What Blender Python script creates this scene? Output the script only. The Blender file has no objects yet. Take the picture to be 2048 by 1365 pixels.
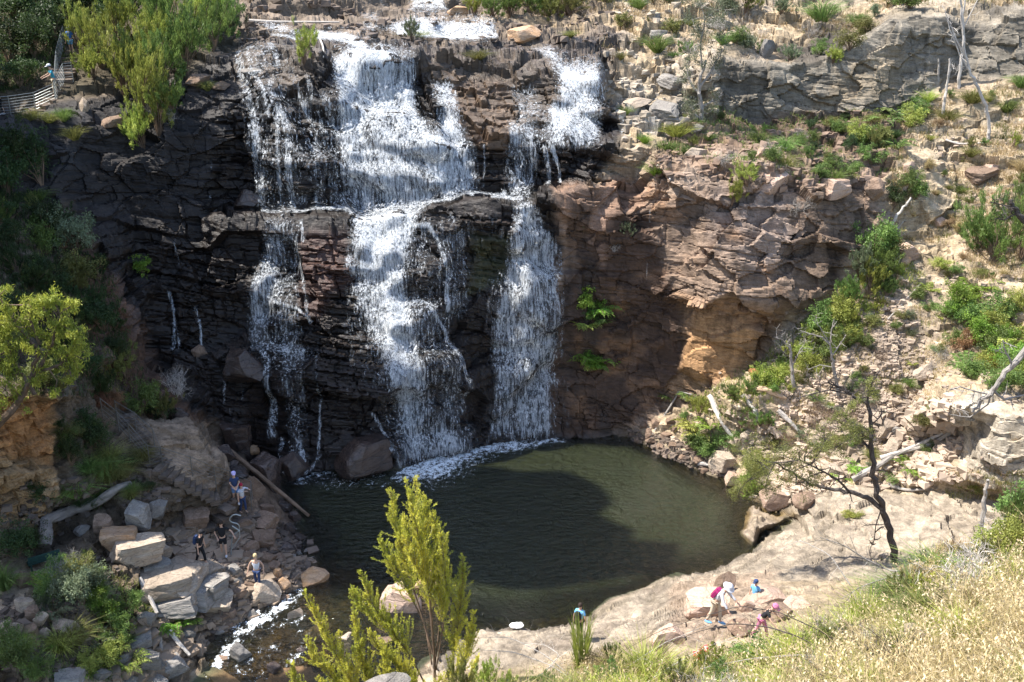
import bpy, bmesh, math, random
import numpy as np
from mathutils import Vector, Matrix
from mathutils.geometry import delaunay_2d_cdt
R=math.radians
random.seed(7); rng=np.random.default_rng(7)
scene=bpy.context.scene; COL=scene.collection
# ---------------------------------------------------------------- camera
FPX=2200.0; PITCH=R(22); CAMZ=30.0
cd=bpy.data.cameras.new('camera'); cam=bpy.data.objects.new('camera',cd); COL.objects.link(cam)
cam.location=(0,0,CAMZ); cam.rotation_euler=(R(90)-PITCH,0,0)
cd.sensor_width=36; cd.lens=36*FPX/2048; cd.clip_start=0.5; cd.clip_end=2000
scene.camera=cam
# ---------------------------------------------------------------- sky, sun, exposure
SUN_AZ=R(-85); SUN_EL=R(58)      # azimuth measured from the view direction, negative = left
S=Vector((math.sin(SUN_AZ)*math.cos(SUN_EL), math.cos(SUN_AZ)*math.cos(SUN_EL), math.sin(SUN_EL)))
w=bpy.data.worlds.new('World'); scene.world=w; w.use_nodes=True
nt=w.node_tree; bg=nt.nodes['Background']; sk=nt.nodes.new('ShaderNodeTexSky'); sk.sky_type='NISHITA'
sk.sun_disc=False; sk.sun_elevation=SUN_EL; sk.sun_rotation=SUN_AZ
nt.links.new(sk.outputs[0],bg.inputs[0]); bg.inputs[1].default_value=0.15
sl=bpy.data.lights.new('sun','SUN'); sl.energy=4.8; sl.angle=R(0.5); sl.color=(1,0.95,0.87)
so=bpy.data.objects.new('sun',sl); COL.objects.link(so); so.rotation_euler=S.to_track_quat('Z','Y').to_euler()
scene.view_settings.view_transform='Standard'; scene.view_settings.look='None'
scene.view_settings.exposure=1.3; scene.view_settings.gamma=1
scene.render.resolution_x=1024; scene.render.resolution_y=682
scene.cycles.max_bounces=6; scene.cycles.transparent_max_bounces=24
# ---------------------------------------------------------------- rays
CP,SP=math.cos(PITCH),math.sin(PITCH)
def ray(px,py):
    a=(np.asarray(px,float)-1024)/FPX; b=(682.5-np.asarray(py,float))/FPX
    return a, CP+b*SP, -SP+b*CP
def PY(px,py,Y):                       # world point on a sight line at distance Y
    a,b,c=ray(px,py); t=Y/b; return np.stack([a*t,b*t,CAMZ+c*t],-1)
def PZ(px,py,z):
    a,b,c=ray(px,py); t=(z-CAMZ)/c; return np.stack([a*t,b*t,CAMZ+c*t],-1)
def toY(py,z):
    a,b,c=ray(0,py); return float((z-CAMZ)/c*b)
def proj(P):
    P=np.asarray(P,float); x=P[...,0]; y=P[...,1]; z=P[...,2]-CAMZ
    f=y*CP-z*SP; u=y*SP+z*CP
    return 1024+FPX*x/f, 682.5-FPX*u/f, f
# ---------------------------------------------------------------- noise
def hsh(i,j,k,s):
    h=(i.astype(np.int64)*374761393+j.astype(np.int64)*668265263+k.astype(np.int64)*2147483647+s*974634777)&0xFFFFFFFF
    h=((h^(h>>13))*1274126177)&0xFFFFFFFF; h=((h^(h>>16))*2246822519)&0xFFFFFFFF
    return ((h^(h>>15))&0xFFFFFF)/float(0xFFFFFF)
def vn(P,sc,seed=0):
    Q=P*np.asarray(sc,float); i=np.floor(Q); f=Q-i; f=f*f*(3-2*f); i=i.astype(np.int64); r=0
    for a in (0,1):
        for b in (0,1):
            for c in (0,1):
                wt=(f[...,0] if a else 1-f[...,0])*(f[...,1] if b else 1-f[...,1])*(f[...,2] if c else 1-f[...,2])
                r=r+wt*hsh(i[...,0]+a,i[...,1]+b,i[...,2]+c,seed)
    return r*2-1
def fbm(P,sc,seed=0,oc=4,g=0.5):
    sc=np.asarray(sc,float)*np.ones(3); r=0; a=1; n=0
    for o in range(oc): r=r+a*vn(P,sc*2**o,seed+o*17); n+=a; a*=g
    return r/n
def blocks(P,sc,seed):
    """cells with a random offset and tilt each, plus distance to the joints between them"""
    Q=P*np.asarray(sc,float); i=np.floor(Q).astype(np.int64); f1=np.full(Q.shape[:-1],9.); f2=f1.copy()
    off=np.zeros_like(f1)
    for a in (-1,0,1):
        for b in (-1,0,1):
            for c in (-1,0,1):
                I,J,K=i[...,0]+a,i[...,1]+b,i[...,2]+c
                dx=Q[...,0]-(I+hsh(I,J,K,seed)); dy=Q[...,1]-(J+hsh(I,J,K,seed+1)); dz=Q[...,2]-(K+hsh(I,J,K,seed+2))
                d=np.sqrt(dx*dx+dy*dy+dz*dz)
                o=(hsh(I,J,K,seed+3)*2-1)+dx*(hsh(I,J,K,seed+4)*1.6-.8)+dz*(hsh(I,J,K,seed+5)*1.6-.8)
                n=d<f1; f2=np.where(n,f1,np.minimum(f2,d)); off=np.where(n,o,off); f1=np.where(n,d,f1)
    return off,f2-f1
def sm(a,b,x):
    t=np.clip((x-a)/(b-a),0,1); return t*t*(3-2*t)
# ---------------------------------------------------------------- tags and mesh builders
def tag(o,label=None,cat=None,group=None,kind=None):
    if label: o['label']=label
    if cat: o['category']=cat
    if group: o['group']=group
    if kind: o['kind']=kind
    return o
def link(o,parent=None):
    COL.objects.link(o)
    if parent is not None: o.parent=parent
    return o
def npmesh(name,V,F,mat,smooth=False,mi=None):
    """V (n,3); F list of int arrays (m,3)/(m,4)"""
    me=bpy.data.meshes.new(name); F=[f for f in F if len(f)]
    V=np.asarray(V,np.float32); me.vertices.add(len(V)); me.vertices.foreach_set('co',V.ravel())
    li=np.concatenate([f.ravel() for f in F]); ct=np.concatenate([np.full(len(f),f.shape[1]) for f in F])
    st=np.concatenate([[0],np.cumsum(ct)[:-1]])
    me.loops.add(len(li)); me.loops.foreach_set('vertex_index',li.astype(np.int32))
    me.polygons.add(len(ct)); me.polygons.foreach_set('loop_start',st.astype(np.int32))
    me.polygons.foreach_set('use_smooth',np.full(len(ct),smooth,bool))
    for m in (mat if isinstance(mat,(list,tuple)) else [mat]): me.materials.append(m)
    if mi is not None: me.polygons.foreach_set('material_index',mi.astype(np.int32))
    me.update(calc_edges=True); me.validate(); return me
def attr(me,name,arr,kind='FLOAT_COLOR'):
    a=me.attributes.new(name,kind,'POINT')
    if kind=='FLOAT_COLOR':
        c=np.ones((len(arr),4),np.float32); c[:,:arr.shape[1]]=arr; a.data.foreach_set('color',c.ravel())
    else: a.data.foreach_set('value',np.asarray(arr,np.float32))
class MB:
    def __init__(s): s.v=[];s.q=[];s.t=[];s.n=0;s.mq=[];s.mt=[]
    def add(s,V,Q=None,T=None,m=0):
        V=np.asarray(V,float).reshape(-1,3); s.v.append(V)
        if Q is not None and len(Q): s.q.append(np.asarray(Q)+s.n); s.mq.append(np.full(len(Q),m))
        if T is not None and len(T): s.t.append(np.asarray(T)+s.n); s.mt.append(np.full(len(T),m))
        s.n+=len(V); return s
    def tube(s,pts,r,k=6,m=0,cap=True,wob=0):
        pts=np.asarray(pts,float); n=len(pts); r=np.asarray(r,float)*np.ones(n)
        tg=np.gradient(pts,axis=0); tg/=np.linalg.norm(tg,axis=1)[:,None]+1e-9
        up=np.array([0.,0,1]) if abs(tg[0,2])<.9 else np.array([1.,0,0]); V=[]
        for i in range(n):
            a=np.cross(tg[i],up); a/=np.linalg.norm(a)+1e-9; b=np.cross(a,tg[i]); up=b
            th=np.arange(k)*2*np.pi/k
            rr=r[i]*(1+wob*rng.uniform(-1,1,k)) if wob else r[i]*np.ones(k)
            V.append(pts[i]+(np.cos(th)*rr)[:,None]*a+(np.sin(th)*rr)[:,None]*b)
        Q=[]
        for i in range(n-1):
            for j in range(k): Q.append((i*k+j,i*k+(j+1)%k,(i+1)*k+(j+1)%k,(i+1)*k+j))
        V=np.concatenate(V); T=[]
        if cap:
            V=np.vstack([V,pts[0],pts[-1]]); c0=n*k
            for j in range(k): T.append((c0,(j+1)%k,j)); T.append((c0+1,(n-1)*k+j,(n-1)*k+(j+1)%k))
        return s.add(V,Q,T,m)
    def box(s,c,d,m=0,rz=0,jit=0):
        x,y,z=np.array(d)/2; V=np.array([(a*x,b*y,e*z) for e in(-1,1) for a,b in((-1,-1),(1,-1),(1,1),(-1,1))],float)
        if jit: V+=rng.uniform(-jit,jit,V.shape)
        cs,sn=math.cos(rz),math.sin(rz); V=np.stack([V[:,0]*cs-V[:,1]*sn,V[:,0]*sn+V[:,1]*cs,V[:,2]],1)+np.array(c)
        return s.add(V,[(3,2,1,0),(4,5,6,7),(0,1,5,4),(1,2,6,5),(2,3,7,6),(3,0,4,7)],None,m)
    def leaves(s,C,D,L,W,m=0):
        """diamond leaves, centre C, direction D, length L, width W"""
        N=len(C); D=D/(np.linalg.norm(D,axis=1)[:,None]+1e-9); rv=rng.normal(size=(N,3)); sd=np.cross(D,rv); sd/=np.linalg.norm(sd,axis=1)[:,None]+1e-9
        L=np.asarray(L)*np.ones(N); W=np.asarray(W)*np.ones(N)
        V=np.empty((N,4,3)); V[:,0]=C-D*(L/2)[:,None]; V[:,1]=C+sd*(W/2)[:,None]; V[:,2]=C+D*(L/2)[:,None]; V[:,3]=C-sd*(W/2)[:,None]
        return s.add(V,np.arange(N*4).reshape(N,4),None,m)
    def blades(s,B,D,L,W,bend=.4,m=0,seg=2):
        """grass blades from base B towards D, drooping at the tip"""
        N=len(B); D=D/(np.linalg.norm(D,axis=1)[:,None]+1e-9); L=(np.asarray(L)*np.ones(N))[:,None]; W=(np.asarray(W)*np.ones(N))[:,None]
        rv=rng.normal(size=(N,3)); sd=np.cross(D,rv); sd/=np.linalg.norm(sd,axis=1)[:,None]+1e-9
        h=D.copy(); h[:,2]=0; h/=np.linalg.norm(h,axis=1)[:,None]+1e-6
        P1=B+D*L*.55; P2=P1+D*L*.45+h*L*bend*.35-np.array([0,0,1])*L*bend*.35
        V=np.stack([B-sd*W/2,B+sd*W/2,P1+sd*W*.4,P1-sd*W*.4,P2],1)
        i=np.arange(N)[:,None]*5
        return s.add(V,np.concatenate([i,i+1,i+2,i+3],1),np.concatenate([i+3,i+2,i+4],1),m)
    def mesh(s,name,mat,smooth=False):
        V=np.concatenate(s.v); F=[];mi=[]
        if s.q: F.append(np.concatenate(s.q)); mi.append(np.concatenate(s.mq))
        if s.t: F.append(np.concatenate(s.t)); mi.append(np.concatenate(s.mt))
        return npmesh(name,V,F,mat,smooth,np.concatenate(mi))
    def build(s,name,mat,parent=None,smooth=False,loc=None):
        o=bpy.data.objects.new(name,s.mesh(name,mat,smooth)); link(o,parent)
        if loc is not None: o.location=loc
        return o
# ---------------------------------------------------------------- materials
MATS={}
def nodes(name):
    m=bpy.data.materials.new(name); m.use_nodes=True; n=m.node_tree; return m,n,n.nodes['Principled BSDF']
def N(n,t,**k):
    x=n.nodes.new(t)
    for a,b in k.items(): setattr(x,a,b)
    return x
def mixc(n,mode,f,a,b):
    x=N(n,'ShaderNodeMix',data_type='RGBA',blend_type=mode)
    for i,v in((0,f),(6,a),(7,b)):
        if hasattr(v,'links') or hasattr(v,'is_output'): n.links.new(v,x.inputs[i])
        else: x.inputs[i].default_value=v if i==0 else tuple(v)+(1,)
    return x.outputs[2]
def noise(n,sc,det=4,rough=.6,vec=None,dim=None):
    x=N(n,'ShaderNodeTexNoise'); x.inputs['Scale'].default_value=sc; x.inputs['Detail'].default_value=det; x.inputs['Roughness'].default_value=rough
    if vec is not None: n.links.new(vec,x.inputs['Vector'])
    return x.outputs['Fac']
def ramp(n,f,pts):
    x=N(n,'ShaderNodeValToRGB'); e=x.color_ramp.elements
    while len(e)<len(pts): e.new(.5)
    for i,(p,c) in enumerate(pts):
        e[i].position=p; e[i].color=tuple(c)+(1,) if hasattr(c,'__len__') else (c,c,c,1)
    n.links.new(f,x.inputs[0]); return x.outputs[0]
def mapped(n,sc):
    tc=N(n,'ShaderNodeTexCoord'); mp=N(n,'ShaderNodeMapping'); mp.inputs['Scale'].default_value=sc
    n.links.new(tc.outputs['Object'],mp.inputs[0]); return mp.outputs[0]
def math_(n,op,a,b=0,c=None,clamp=False):
    x=N(n,'ShaderNodeMath',operation=op,use_clamp=clamp)
    for i,v in enumerate((a,b) if c is None else (a,b,c)):
        if hasattr(v,'is_output'): n.links.new(v,x.inputs[i])
        else: x.inputs[i].default_value=v
    return x.outputs[0]
def plain(name,c,rough=.8,var=.25,sc=6,bump=0,spec=.3,trans=0,objvar=0,metal=0):
    if name in MATS: return MATS[name]
    m,n,b=nodes(name); f=noise(n,sc,4)
    lo=tuple(x*(1-var) for x in c); hi=tuple(min(1,x*(1+var)) for x in c)
    o=ramp(n,f,[(.3,lo),(.7,hi)])
    if objvar:
        oi=N(n,'ShaderNodeObjectInfo'); h=N(n,'ShaderNodeHueSaturation'); n.links.new(o,h.inputs['Color'])
        v=math_(n,'MULTIPLY_ADD',oi.outputs['Random'],objvar,1-objvar/2); n.links.new(v,h.inputs['Value'])
        hv=math_(n,'MULTIPLY_ADD',oi.outputs['Random'],objvar*.06,.5-objvar*.03); n.links.new(hv,h.inputs['Hue']); o=h.outputs[0]
    n.links.new(o,b.inputs['Base Color']); b.inputs['Roughness'].default_value=rough; b.inputs['Specular IOR Level'].default_value=spec; b.inputs['Metallic'].default_value=metal
    if bump:
        bp=N(n,'ShaderNodeBump'); bp.inputs['Strength'].default_value=bump; bp.inputs['Distance'].default_value=.05
        n.links.new(noise(n,sc*2,6,.7),bp.inputs['Height']); n.links.new(bp.outputs[0],b.inputs['Normal'])
    if trans:
        tr=N(n,'ShaderNodeBsdfTranslucent'); n.links.new(o,tr.inputs[0]); mx=N(n,'ShaderNodeMixShader'); mx.inputs[0].default_value=trans
        n.links.new(b.outputs[0],mx.inputs[1]); n.links.new(tr.outputs[0],mx.inputs[2]); n.links.new(mx.outputs[0],n.nodes['Material Output'].inputs[0])
    MATS[name]=m; return m
def leafmat(name,c,hi=None,ov=1.0):
    """leaves whose colour varies from clump to clump and plant to plant"""
    if name in MATS: return MATS[name]
    m,n,b=nodes(name); hi=hi or tuple(min(1,x*1.9) for x in c)
    vec=mapped(n,(1,1,1)); f=noise(n,1.7,3,.7,vec); g=noise(n,11,2,.6,vec)
    o=mixc(n,'MIX',ramp(n,f,[(.38,0),(.66,1)]),c,hi); o=mixc(n,'MULTIPLY',1.0,o,ramp(n,g,[(.3,.6),(.7,1.35)]))
    oi=N(n,'ShaderNodeObjectInfo'); h=N(n,'ShaderNodeHueSaturation'); n.links.new(o,h.inputs['Color'])
    n.links.new(math_(n,'MULTIPLY_ADD',oi.outputs['Random'],.5*ov,1-.25*ov),h.inputs['Value'])
    n.links.new(math_(n,'MULTIPLY_ADD',oi.outputs['Random'],.035*ov,.5-.015*ov),h.inputs['Hue'])
    n.links.new(h.outputs[0],b.inputs['Base Color']); b.inputs['Roughness'].default_value=.55; b.inputs['Specular IOR Level'].default_value=.35
    tr=N(n,'ShaderNodeBsdfTranslucent'); n.links.new(h.outputs[0],tr.inputs[0]); mx=N(n,'ShaderNodeMixShader'); mx.inputs[0].default_value=.4
    n.links.new(b.outputs[0],mx.inputs[1]); n.links.new(tr.outputs[0],mx.inputs[2]); n.links.new(mx.outputs[0],n.nodes['Material Output'].inputs[0])
    MATS[name]=m; return m
def rockmat(name,c,c2,lich=.0,objvar=.35,wet=False):
    if name in MATS: return MATS[name]
    m,n,b=nodes(name); vec=mapped(n,(1,1,1)); vs=mapped(n,(1,1,2.6))
    o=mixc(n,'MIX',ramp(n,noise(n,1.3,5,.65,vec),[(.35,0),(.65,1)]),c,c2)
    o=mixc(n,'MULTIPLY',1.0,o,ramp(n,noise(n,9,6,.75,vs),[(.25,.45),(.5,1.0),(.75,1.3)]))
    vo=N(n,'ShaderNodeTexVoronoi',feature='DISTANCE_TO_EDGE'); vo.inputs['Scale'].default_value=1.1; vo.inputs['Randomness'].default_value=1
    wv=mixc(n,'ADD',.35,vs,noise(n,3,3,.6,vec)); n.links.new(wv,vo.inputs['Vector'])
    o=mixc(n,'MULTIPLY',1.0,o,ramp(n,vo.outputs['Distance'],[(0,.62),(.02,.92),(.04,1)]))
    if lich: o=mixc(n,'MIX',ramp(n,noise(n,4,5,.7,vec),[(.6,0),(.68,lich)]),o,(.35,.36,.3))
    oi=N(n,'ShaderNodeObjectInfo'); h=N(n,'ShaderNodeHueSaturation'); n.links.new(o,h.inputs['Color'])
    n.links.new(math_(n,'MULTIPLY_ADD',oi.outputs['Random'],objvar,1-objvar/2),h.inputs['Value']); n.links.new(h.outputs[0],b.inputs['Base Color'])
    b.inputs['Roughness'].default_value=.25 if wet else .85; b.inputs['Specular IOR Level'].default_value=.6 if wet else .2
    bp=N(n,'ShaderNodeBump'); bp.inputs['Strength'].default_value=.7; bp.inputs['Distance'].default_value=.06
    hh=math_(n,'ADD',noise(n,6,8,.75,vs),math_(n,'MULTIPLY',ramp(n,vo.outputs['Distance'],[(0,0),(.05,1)]),.4)); n.links.new(hh,bp.inputs['Height']); n.links.new(bp.outputs[0],b.inputs['Normal'])
    MATS[name]=m; return m
def terrain_material():
    m,n,b=nodes('rock_and_soil')
    at=N(n,'ShaderNodeAttribute',attribute_name='col'); wt=N(n,'ShaderNodeAttribute',attribute_name='wet')
    v1=mapped(n,(1,1,1)); v2=mapped(n,(1,1,3.5)); v3=mapped(n,(1.6,1.6,.25))
    o=at.outputs['Color']
    o=mixc(n,'MULTIPLY',1.0,o,ramp(n,noise(n,2.2,8,.72,v2),[(.22,.35),(.5,1.0),(.78,1.5)]))
    o=mixc(n,'MULTIPLY',.8,o,ramp(n,noise(n,1.2,5,.65,v3),[(.3,.55),(.6,1.15)]))
    o=mixc(n,'MULTIPLY',.9,o,ramp(n,noise(n,14,5,.8,v1),[(.25,.5),(.5,1),(.75,1.35)]))
    n.links.new(o,b.inputs['Base Color'])
    n.links.new(math_(n,'MULTIPLY_ADD',wt.outputs['Fac'],-.75,.9),b.inputs['Roughness'])
    n.links.new(math_(n,'MULTIPLY_ADD',wt.outputs['Fac'],.45,.15),b.inputs['Specular IOR Level'])
    bp=N(n,'ShaderNodeBump'); bp.inputs['Strength'].default_value=.8; bp.inputs['Distance'].default_value=.08
    n.links.new(noise(n,4.5,9,.75,v2),bp.inputs['Height']); n.links.new(bp.outputs[0],b.inputs['Normal'])
    return m
# ---------------------------------------------------------------- the land: breaklines (px,py,Y) or (px,py,'z',z)
def pt(p):
    return (p[0],p[1],toY(p[1],p[3])) if len(p)==4 else p
LINES=[
 [(-260,-130,82),(200,-130,84),(700,-130,86),(1200,-130,90),(1700,-130,90),(2310,-130,88)],
 [(-260,0,72),(0,0,72.5),(200,0,74),(480,0,75.5),(700,0,76),(815,0,79),(830,-20,79.5),(890,-20,79.5),(900,5,77),(960,0,80),(1200,0,79),(1500,0,78),(1800,0,76),(2050,0,73),(2310,0,68)],
 [(500,48,73),(700,40,75),(820,38,76.5),(890,38,76.5),(980,46,75),(1110,50,75),(1230,36,76)],
 [(500,66,71.5),(640,58,71.8),(800,55,71.8),(985,55,72),(1110,58,74.2),(1220,46,75)],
 [(480,100,69.5),(620,84,70.2),(790,82,71),(990,84,71),(1110,90,70.5),(1200,98,71)],
 [(400,120,65),(480,120,65.5),(560,112,66),(660,112,66),(760,110,66),(900,118,66),(1000,120,67),(1110,125,66.5),(1200,132,67)],
 [(470,135,64.5),(560,140,64.6),(670,128,64.6),(790,124,64.6),(900,150,65),(1010,148,65.2),(1110,145,65),(1205,150,65)],
 [(480,190,63),(560,200,63),(680,200,63),(800,210,63),(900,225,63),(1020,200,64),(1110,230,63.5),(1210,230,63.5)],
 [(480,290,61.6),(600,270,61.5),(690,290,61.6),(820,290,61.5),(950,290,61.5),(1040,300,61.6),(1180,300,61.6),(1310,288,61.5)],
 [(460,425,61.2),(530,430,61),(620,425,61),(700,420,61),(830,412,61),(900,392,61.2),(1040,392,61.4),(1120,380,61.5),(1260,372,61.8)],
 [(400,440,60),(470,440,59.4),(530,440,59.2),(620,436,59.3),(700,432,59.2),(830,426,59.3),(900,408,59.6),(1040,402,59.6),(1120,400,59.6)],
 [(490,650,57.8),(520,560,58.4),(600,560,58.4),(700,560,58.2),(800,590,57.6),(820,470,59),(880,470,59),(900,610,58.2),(960,600,59.3),(1060,580,58.6),(1130,560,59.8)],
 [(430,800,56),(500,700,56.2),(620,700,56.4),(700,650,57),(760,740,56),(850,720,56),(930,760,57),(980,740,58.8),(1060,740,58.8),(1130,740,60)],
 # water's edge under the falls
 [(420,885,'z',1.8),(480,905,'z',1.0),(560,970,'z',-.1),(640,955,'z',-.1),(740,948,'z',-.1),(800,945,'z',-.1),(850,925,'z',-.1),(950,895,'z',-.1),(1040,885,'z',-.1),(1110,876,'z',-.1),(1180,882,'z',-.1),(1250,880,'z',-.1),(1290,900,'z',-.1),(1360,930,'z',-.1),(1440,960,'z',-.1),(1500,1000,'z',-.1),(1560,1030,'z',-.1),(1590,1040,'z',-.1),(1520,1062,'z',-.1),(1505,1100,'z',-.1),(1420,1145,'z',-.1),(1330,1152,'z',-.1),(1290,1180,'z',-.1),(1210,1200,'z',-.1),(1180,1235,'z',-.1),(1060,1262,'z',-.1),(960,1252,'z',-.1),(900,1290,'z',-.2),(800,1320,'z',-.4)],
 [(560,970,'z',-.1),(600,1020,'z',-.1),(640,1080,'z',-.1),(650,1150,'z',-.1),(590,1190,'z',-.1),(540,1230,'z',-.3),(430,1290,'z',-.6),(380,1365,'z',-.8),(350,1500,'z',-1.2)],
 # deep pool
 [(640,985,'z',-2),(860,960,'z',-2.5),(1110,905,'z',-2.5),(1250,915,'z',-2),(1420,1010,'z',-1.3),(1440,1080,'z',-1),(1250,1150,'z',-1.2),(1000,1180,'z',-1.2),(760,1120,'z',-.8),(700,1050,'z',-1.2),(640,985,'z',-2)],
 [(700,1180,'z',-.5),(620,1270,'z',-.6),(500,1365,'z',-1),(480,1500,'z',-1.5)],
 [(800,1320,'z',-.4),(700,1400,'z',-.3),(640,1500,'z',-.6)],
 # right cliff
 [(1120,400,59.6),(1180,375,60.2),(1290,372,60),(1360,330,60),(1440,315,60),(1520,330,59),(1600,350,59.4),(1700,345,60.2),(1765,345,61)],
 [(1130,560,59.8),(1180,440,60),(1290,420,59.6),(1300,600,59.2),(1400,420,58.6),(1520,410,58),(1640,430,58),(1745,420,59.4)],
 [(1410,610,56.9),(1460,590,56.7),(1560,600,56.8),(1640,590,57),(1700,535,57.6),(1762,430,59.3)],
 [(1130,740,60),(1250,740,59.8),(1330,720,58.8),(1420,640,57.9),(1500,650,57.6),(1600,640,57.6)],
 [(1180,862,'z',.4),(1250,850,'z',.9),(1320,812,'z',2.2),(1400,772,'z',3.9),(1490,735,57.4),(1560,690,57.2),(1640,610,57.2),(1710,545,57.6),(1770,440,59.2),(1775,345,61)],
 # terrace above right cliff
 [(1210,250,64.5),(1260,262,64),(1310,270,64),(1430,285,64.5),(1600,300,63.6),(1700,310,63.2),(1800,300,63.5)],
 [(1230,200,66.5),(1330,225,65.5),(1445,240,67),(1560,246,67),(1700,245,67),(1790,225,67),(1890,165,68.5),(1960,150,68.5),(2060,150,68)],
 [(1440,240,67.4),(1445,120,67.6),(1560,140,67.8),(1700,100,68.2),(1780,40,68.8),(1890,30,69.4),(1960,50,70),(2060,20,70),(2310,0,66)],
 [(1210,150,68),(1350,110,70),(1440,110,69.5),(1560,128,69.6),(1700,88,71),(1780,30,72),(1890,20,72.5)],
 [(1250,50,75),(1400,60,73.5),(1600,60,73),(1700,30,74)],
 # right slope
 [(1800,300,63.5),(1900,300,64),(2060,280,64),(2310,280,60)],
 [(1800,450,60),(1900,450,60.2),(2060,430,59),(2310,420,55)],
 [(1740,600,56.5),(1850,600,56),(2060,600,53.5),(2310,600,48)],
 [(1500,790,54.5),(1600,760,54.4),(1700,740,53.6),(1850,740,52.5),(2060,720,50),(2310,720,45)],
 [(1300,880,'z',.5),(1400,880,'z',1.2),(1500,900,'z',1.4),(1600,900,'z',2.2),(1700,900,'z',3),(1800,880,'z',4),(1900,870,48.6)],
 [(1905,815,46.8),(1925,800,46.5),(2060,792,46.2),(2310,790,42)],
 [(1915,820,46),(2000,830,45),(2060,826,44.6),(2310,830,41)],
 [(1900,950,46.2),(1930,962,45.6),(2020,985,44.2),(2060,960,44),(2310,960,40)],
 [(1500,1000,'z',.2),(1600,985,'z',1.4),(1700,970,'z',2),(1800,975,'z',2.6),(1900,985,'z',3.2),(2020,1005,'z',3.6),(2310,1005,'z',5)],
 [(1515,1058,'z',1.0),(1600,1030,'z',1.0),(1700,1020,'z',2.1),(1850,1030,'z',2.6),(2020,1050,'z',3.3)],
 [(1540,1098,'z',.9),(1640,1100,'z',1.7),(1790,1130,'z',2.4),(1950,1130,'z',3.2),(2310,1130,'z',6)],
 [(1240,1195,'z',.6),(1330,1165,'z',.7),(1420,1155,'z',1.2),(1500,1140,'z',1.6),(1600,1160,'z',2.2),(1800,1200,'z',4)],
 [(970,1265,'z',.5),(1080,1275,'z',.9),(1200,1240,'z',.8),(1300,1230,'z',1.4),(1390,1190,'z',2.2),(1480,1175,'z',2.6)],
 [(900,1340,'z',.4),(1000,1330,'z',.9),(1100,1310,'z',1.4),(1200,1290,'z',1.9),(1290,1262,'z',3)],
 [(1330,1270,31.5),(1430,1270,30.5),(1530,1290,29),(1700,1280,28),(2310,1280,24)],
 [(700,1500,33),(1000,1450,31),(1200,1400,29.5),(1350,1350,27),(1500,1400,24),(2000,1500,20),(2310,1500,19)],
 # left bank
 [(-260,230,57),(0,228,60.3),(70,212,61),(160,190,61.5),(240,190,62.5),(330,170,63),(400,160,63.5),(470,135,64.5)],
 [(-260,240,56.4),(0,240,59.6),(70,236,59.9),(160,240,60),(240,270,60.2),(330,280,60.4),(420,250,61.2)],
 [(-260,180,60),(0,185,62),(100,170,62.4),(150,150,64),(150,100,67),(190,60,70)],
 [(-260,390,54),(0,380,56),(90,390,57.5),(150,400,58.4),(250,420,59.4),(330,440,59.4),(400,440,60)],
 [(-260,560,47),(0,560,50),(90,520,53),(160,540,54.5),(235,560,56),(300,560,58.2),(400,560,58.4),(490,560,58.6)],
 [(-260,700,43),(0,700,46),(120,680,48.5),(200,680,51.5),(260,700,53),(300,720,56.4),(380,740,56.2),(430,800,56)],
 [(-260,770,39),(0,780,41.4),(60,790,41.8),(110,800,42.5),(118,810,44)],
 [(-260,1040,38.5),(0,1050,41.2),(60,1050,41.6),(105,1060,42),(118,1060,43)],
 [(118,810,44),(180,790,47.5),(240,830,48),(310,830,50.5),(370,820,53),(420,885,'z',1.8)],
 [(118,930,43.5),(180,930,45),(250,900,46.5),(300,860,48),(400,862,48.5),(432,910,48),(440,960,47.6)],
 [(290,960,45.5),(350,1000,45.2),(420,1000,46),(455,965,'z',2.5),(520,970,'z',1.6),(575,1030,'z',.3)],
 [(118,1060,43),(200,1010,43.6),(300,1010,44.4),(420,1050,'z',2.0),(500,1010,'z',2.0),(545,1040,'z',.8)],
 [(80,1110,41),(200,1070,42),(330,1060,'z',2.6),(430,1060,'z',1.7),(500,1070,'z',1.4),(600,1100,'z',.3)],
 [(-260,1130,38),(0,1150,39.3),(70,1140,40.2),(150,1130,40.5),(340,1120,'z',2),(430,1130,'z',1.5),(520,1150,'z',.8),(620,1140,'z',.1)],
 [(-260,1260,34),(0,1240,36.6),(80,1190,38.6),(200,1170,39.5),(300,1200,'z',1.6),(400,1200,'z',.9),(480,1210,'z',.3)],
 [(-260,1500,30),(0,1400,32.5),(120,1330,35),(250,1330,'z',.8),(330,1330,'z',.1)],
]
SX,SYS=2.6,2.6
gx=np.arange(-220,2270,SX); gy=np.arange(-105,1470,SYS)
NX,NYn=len(gx),len(gy)
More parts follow.
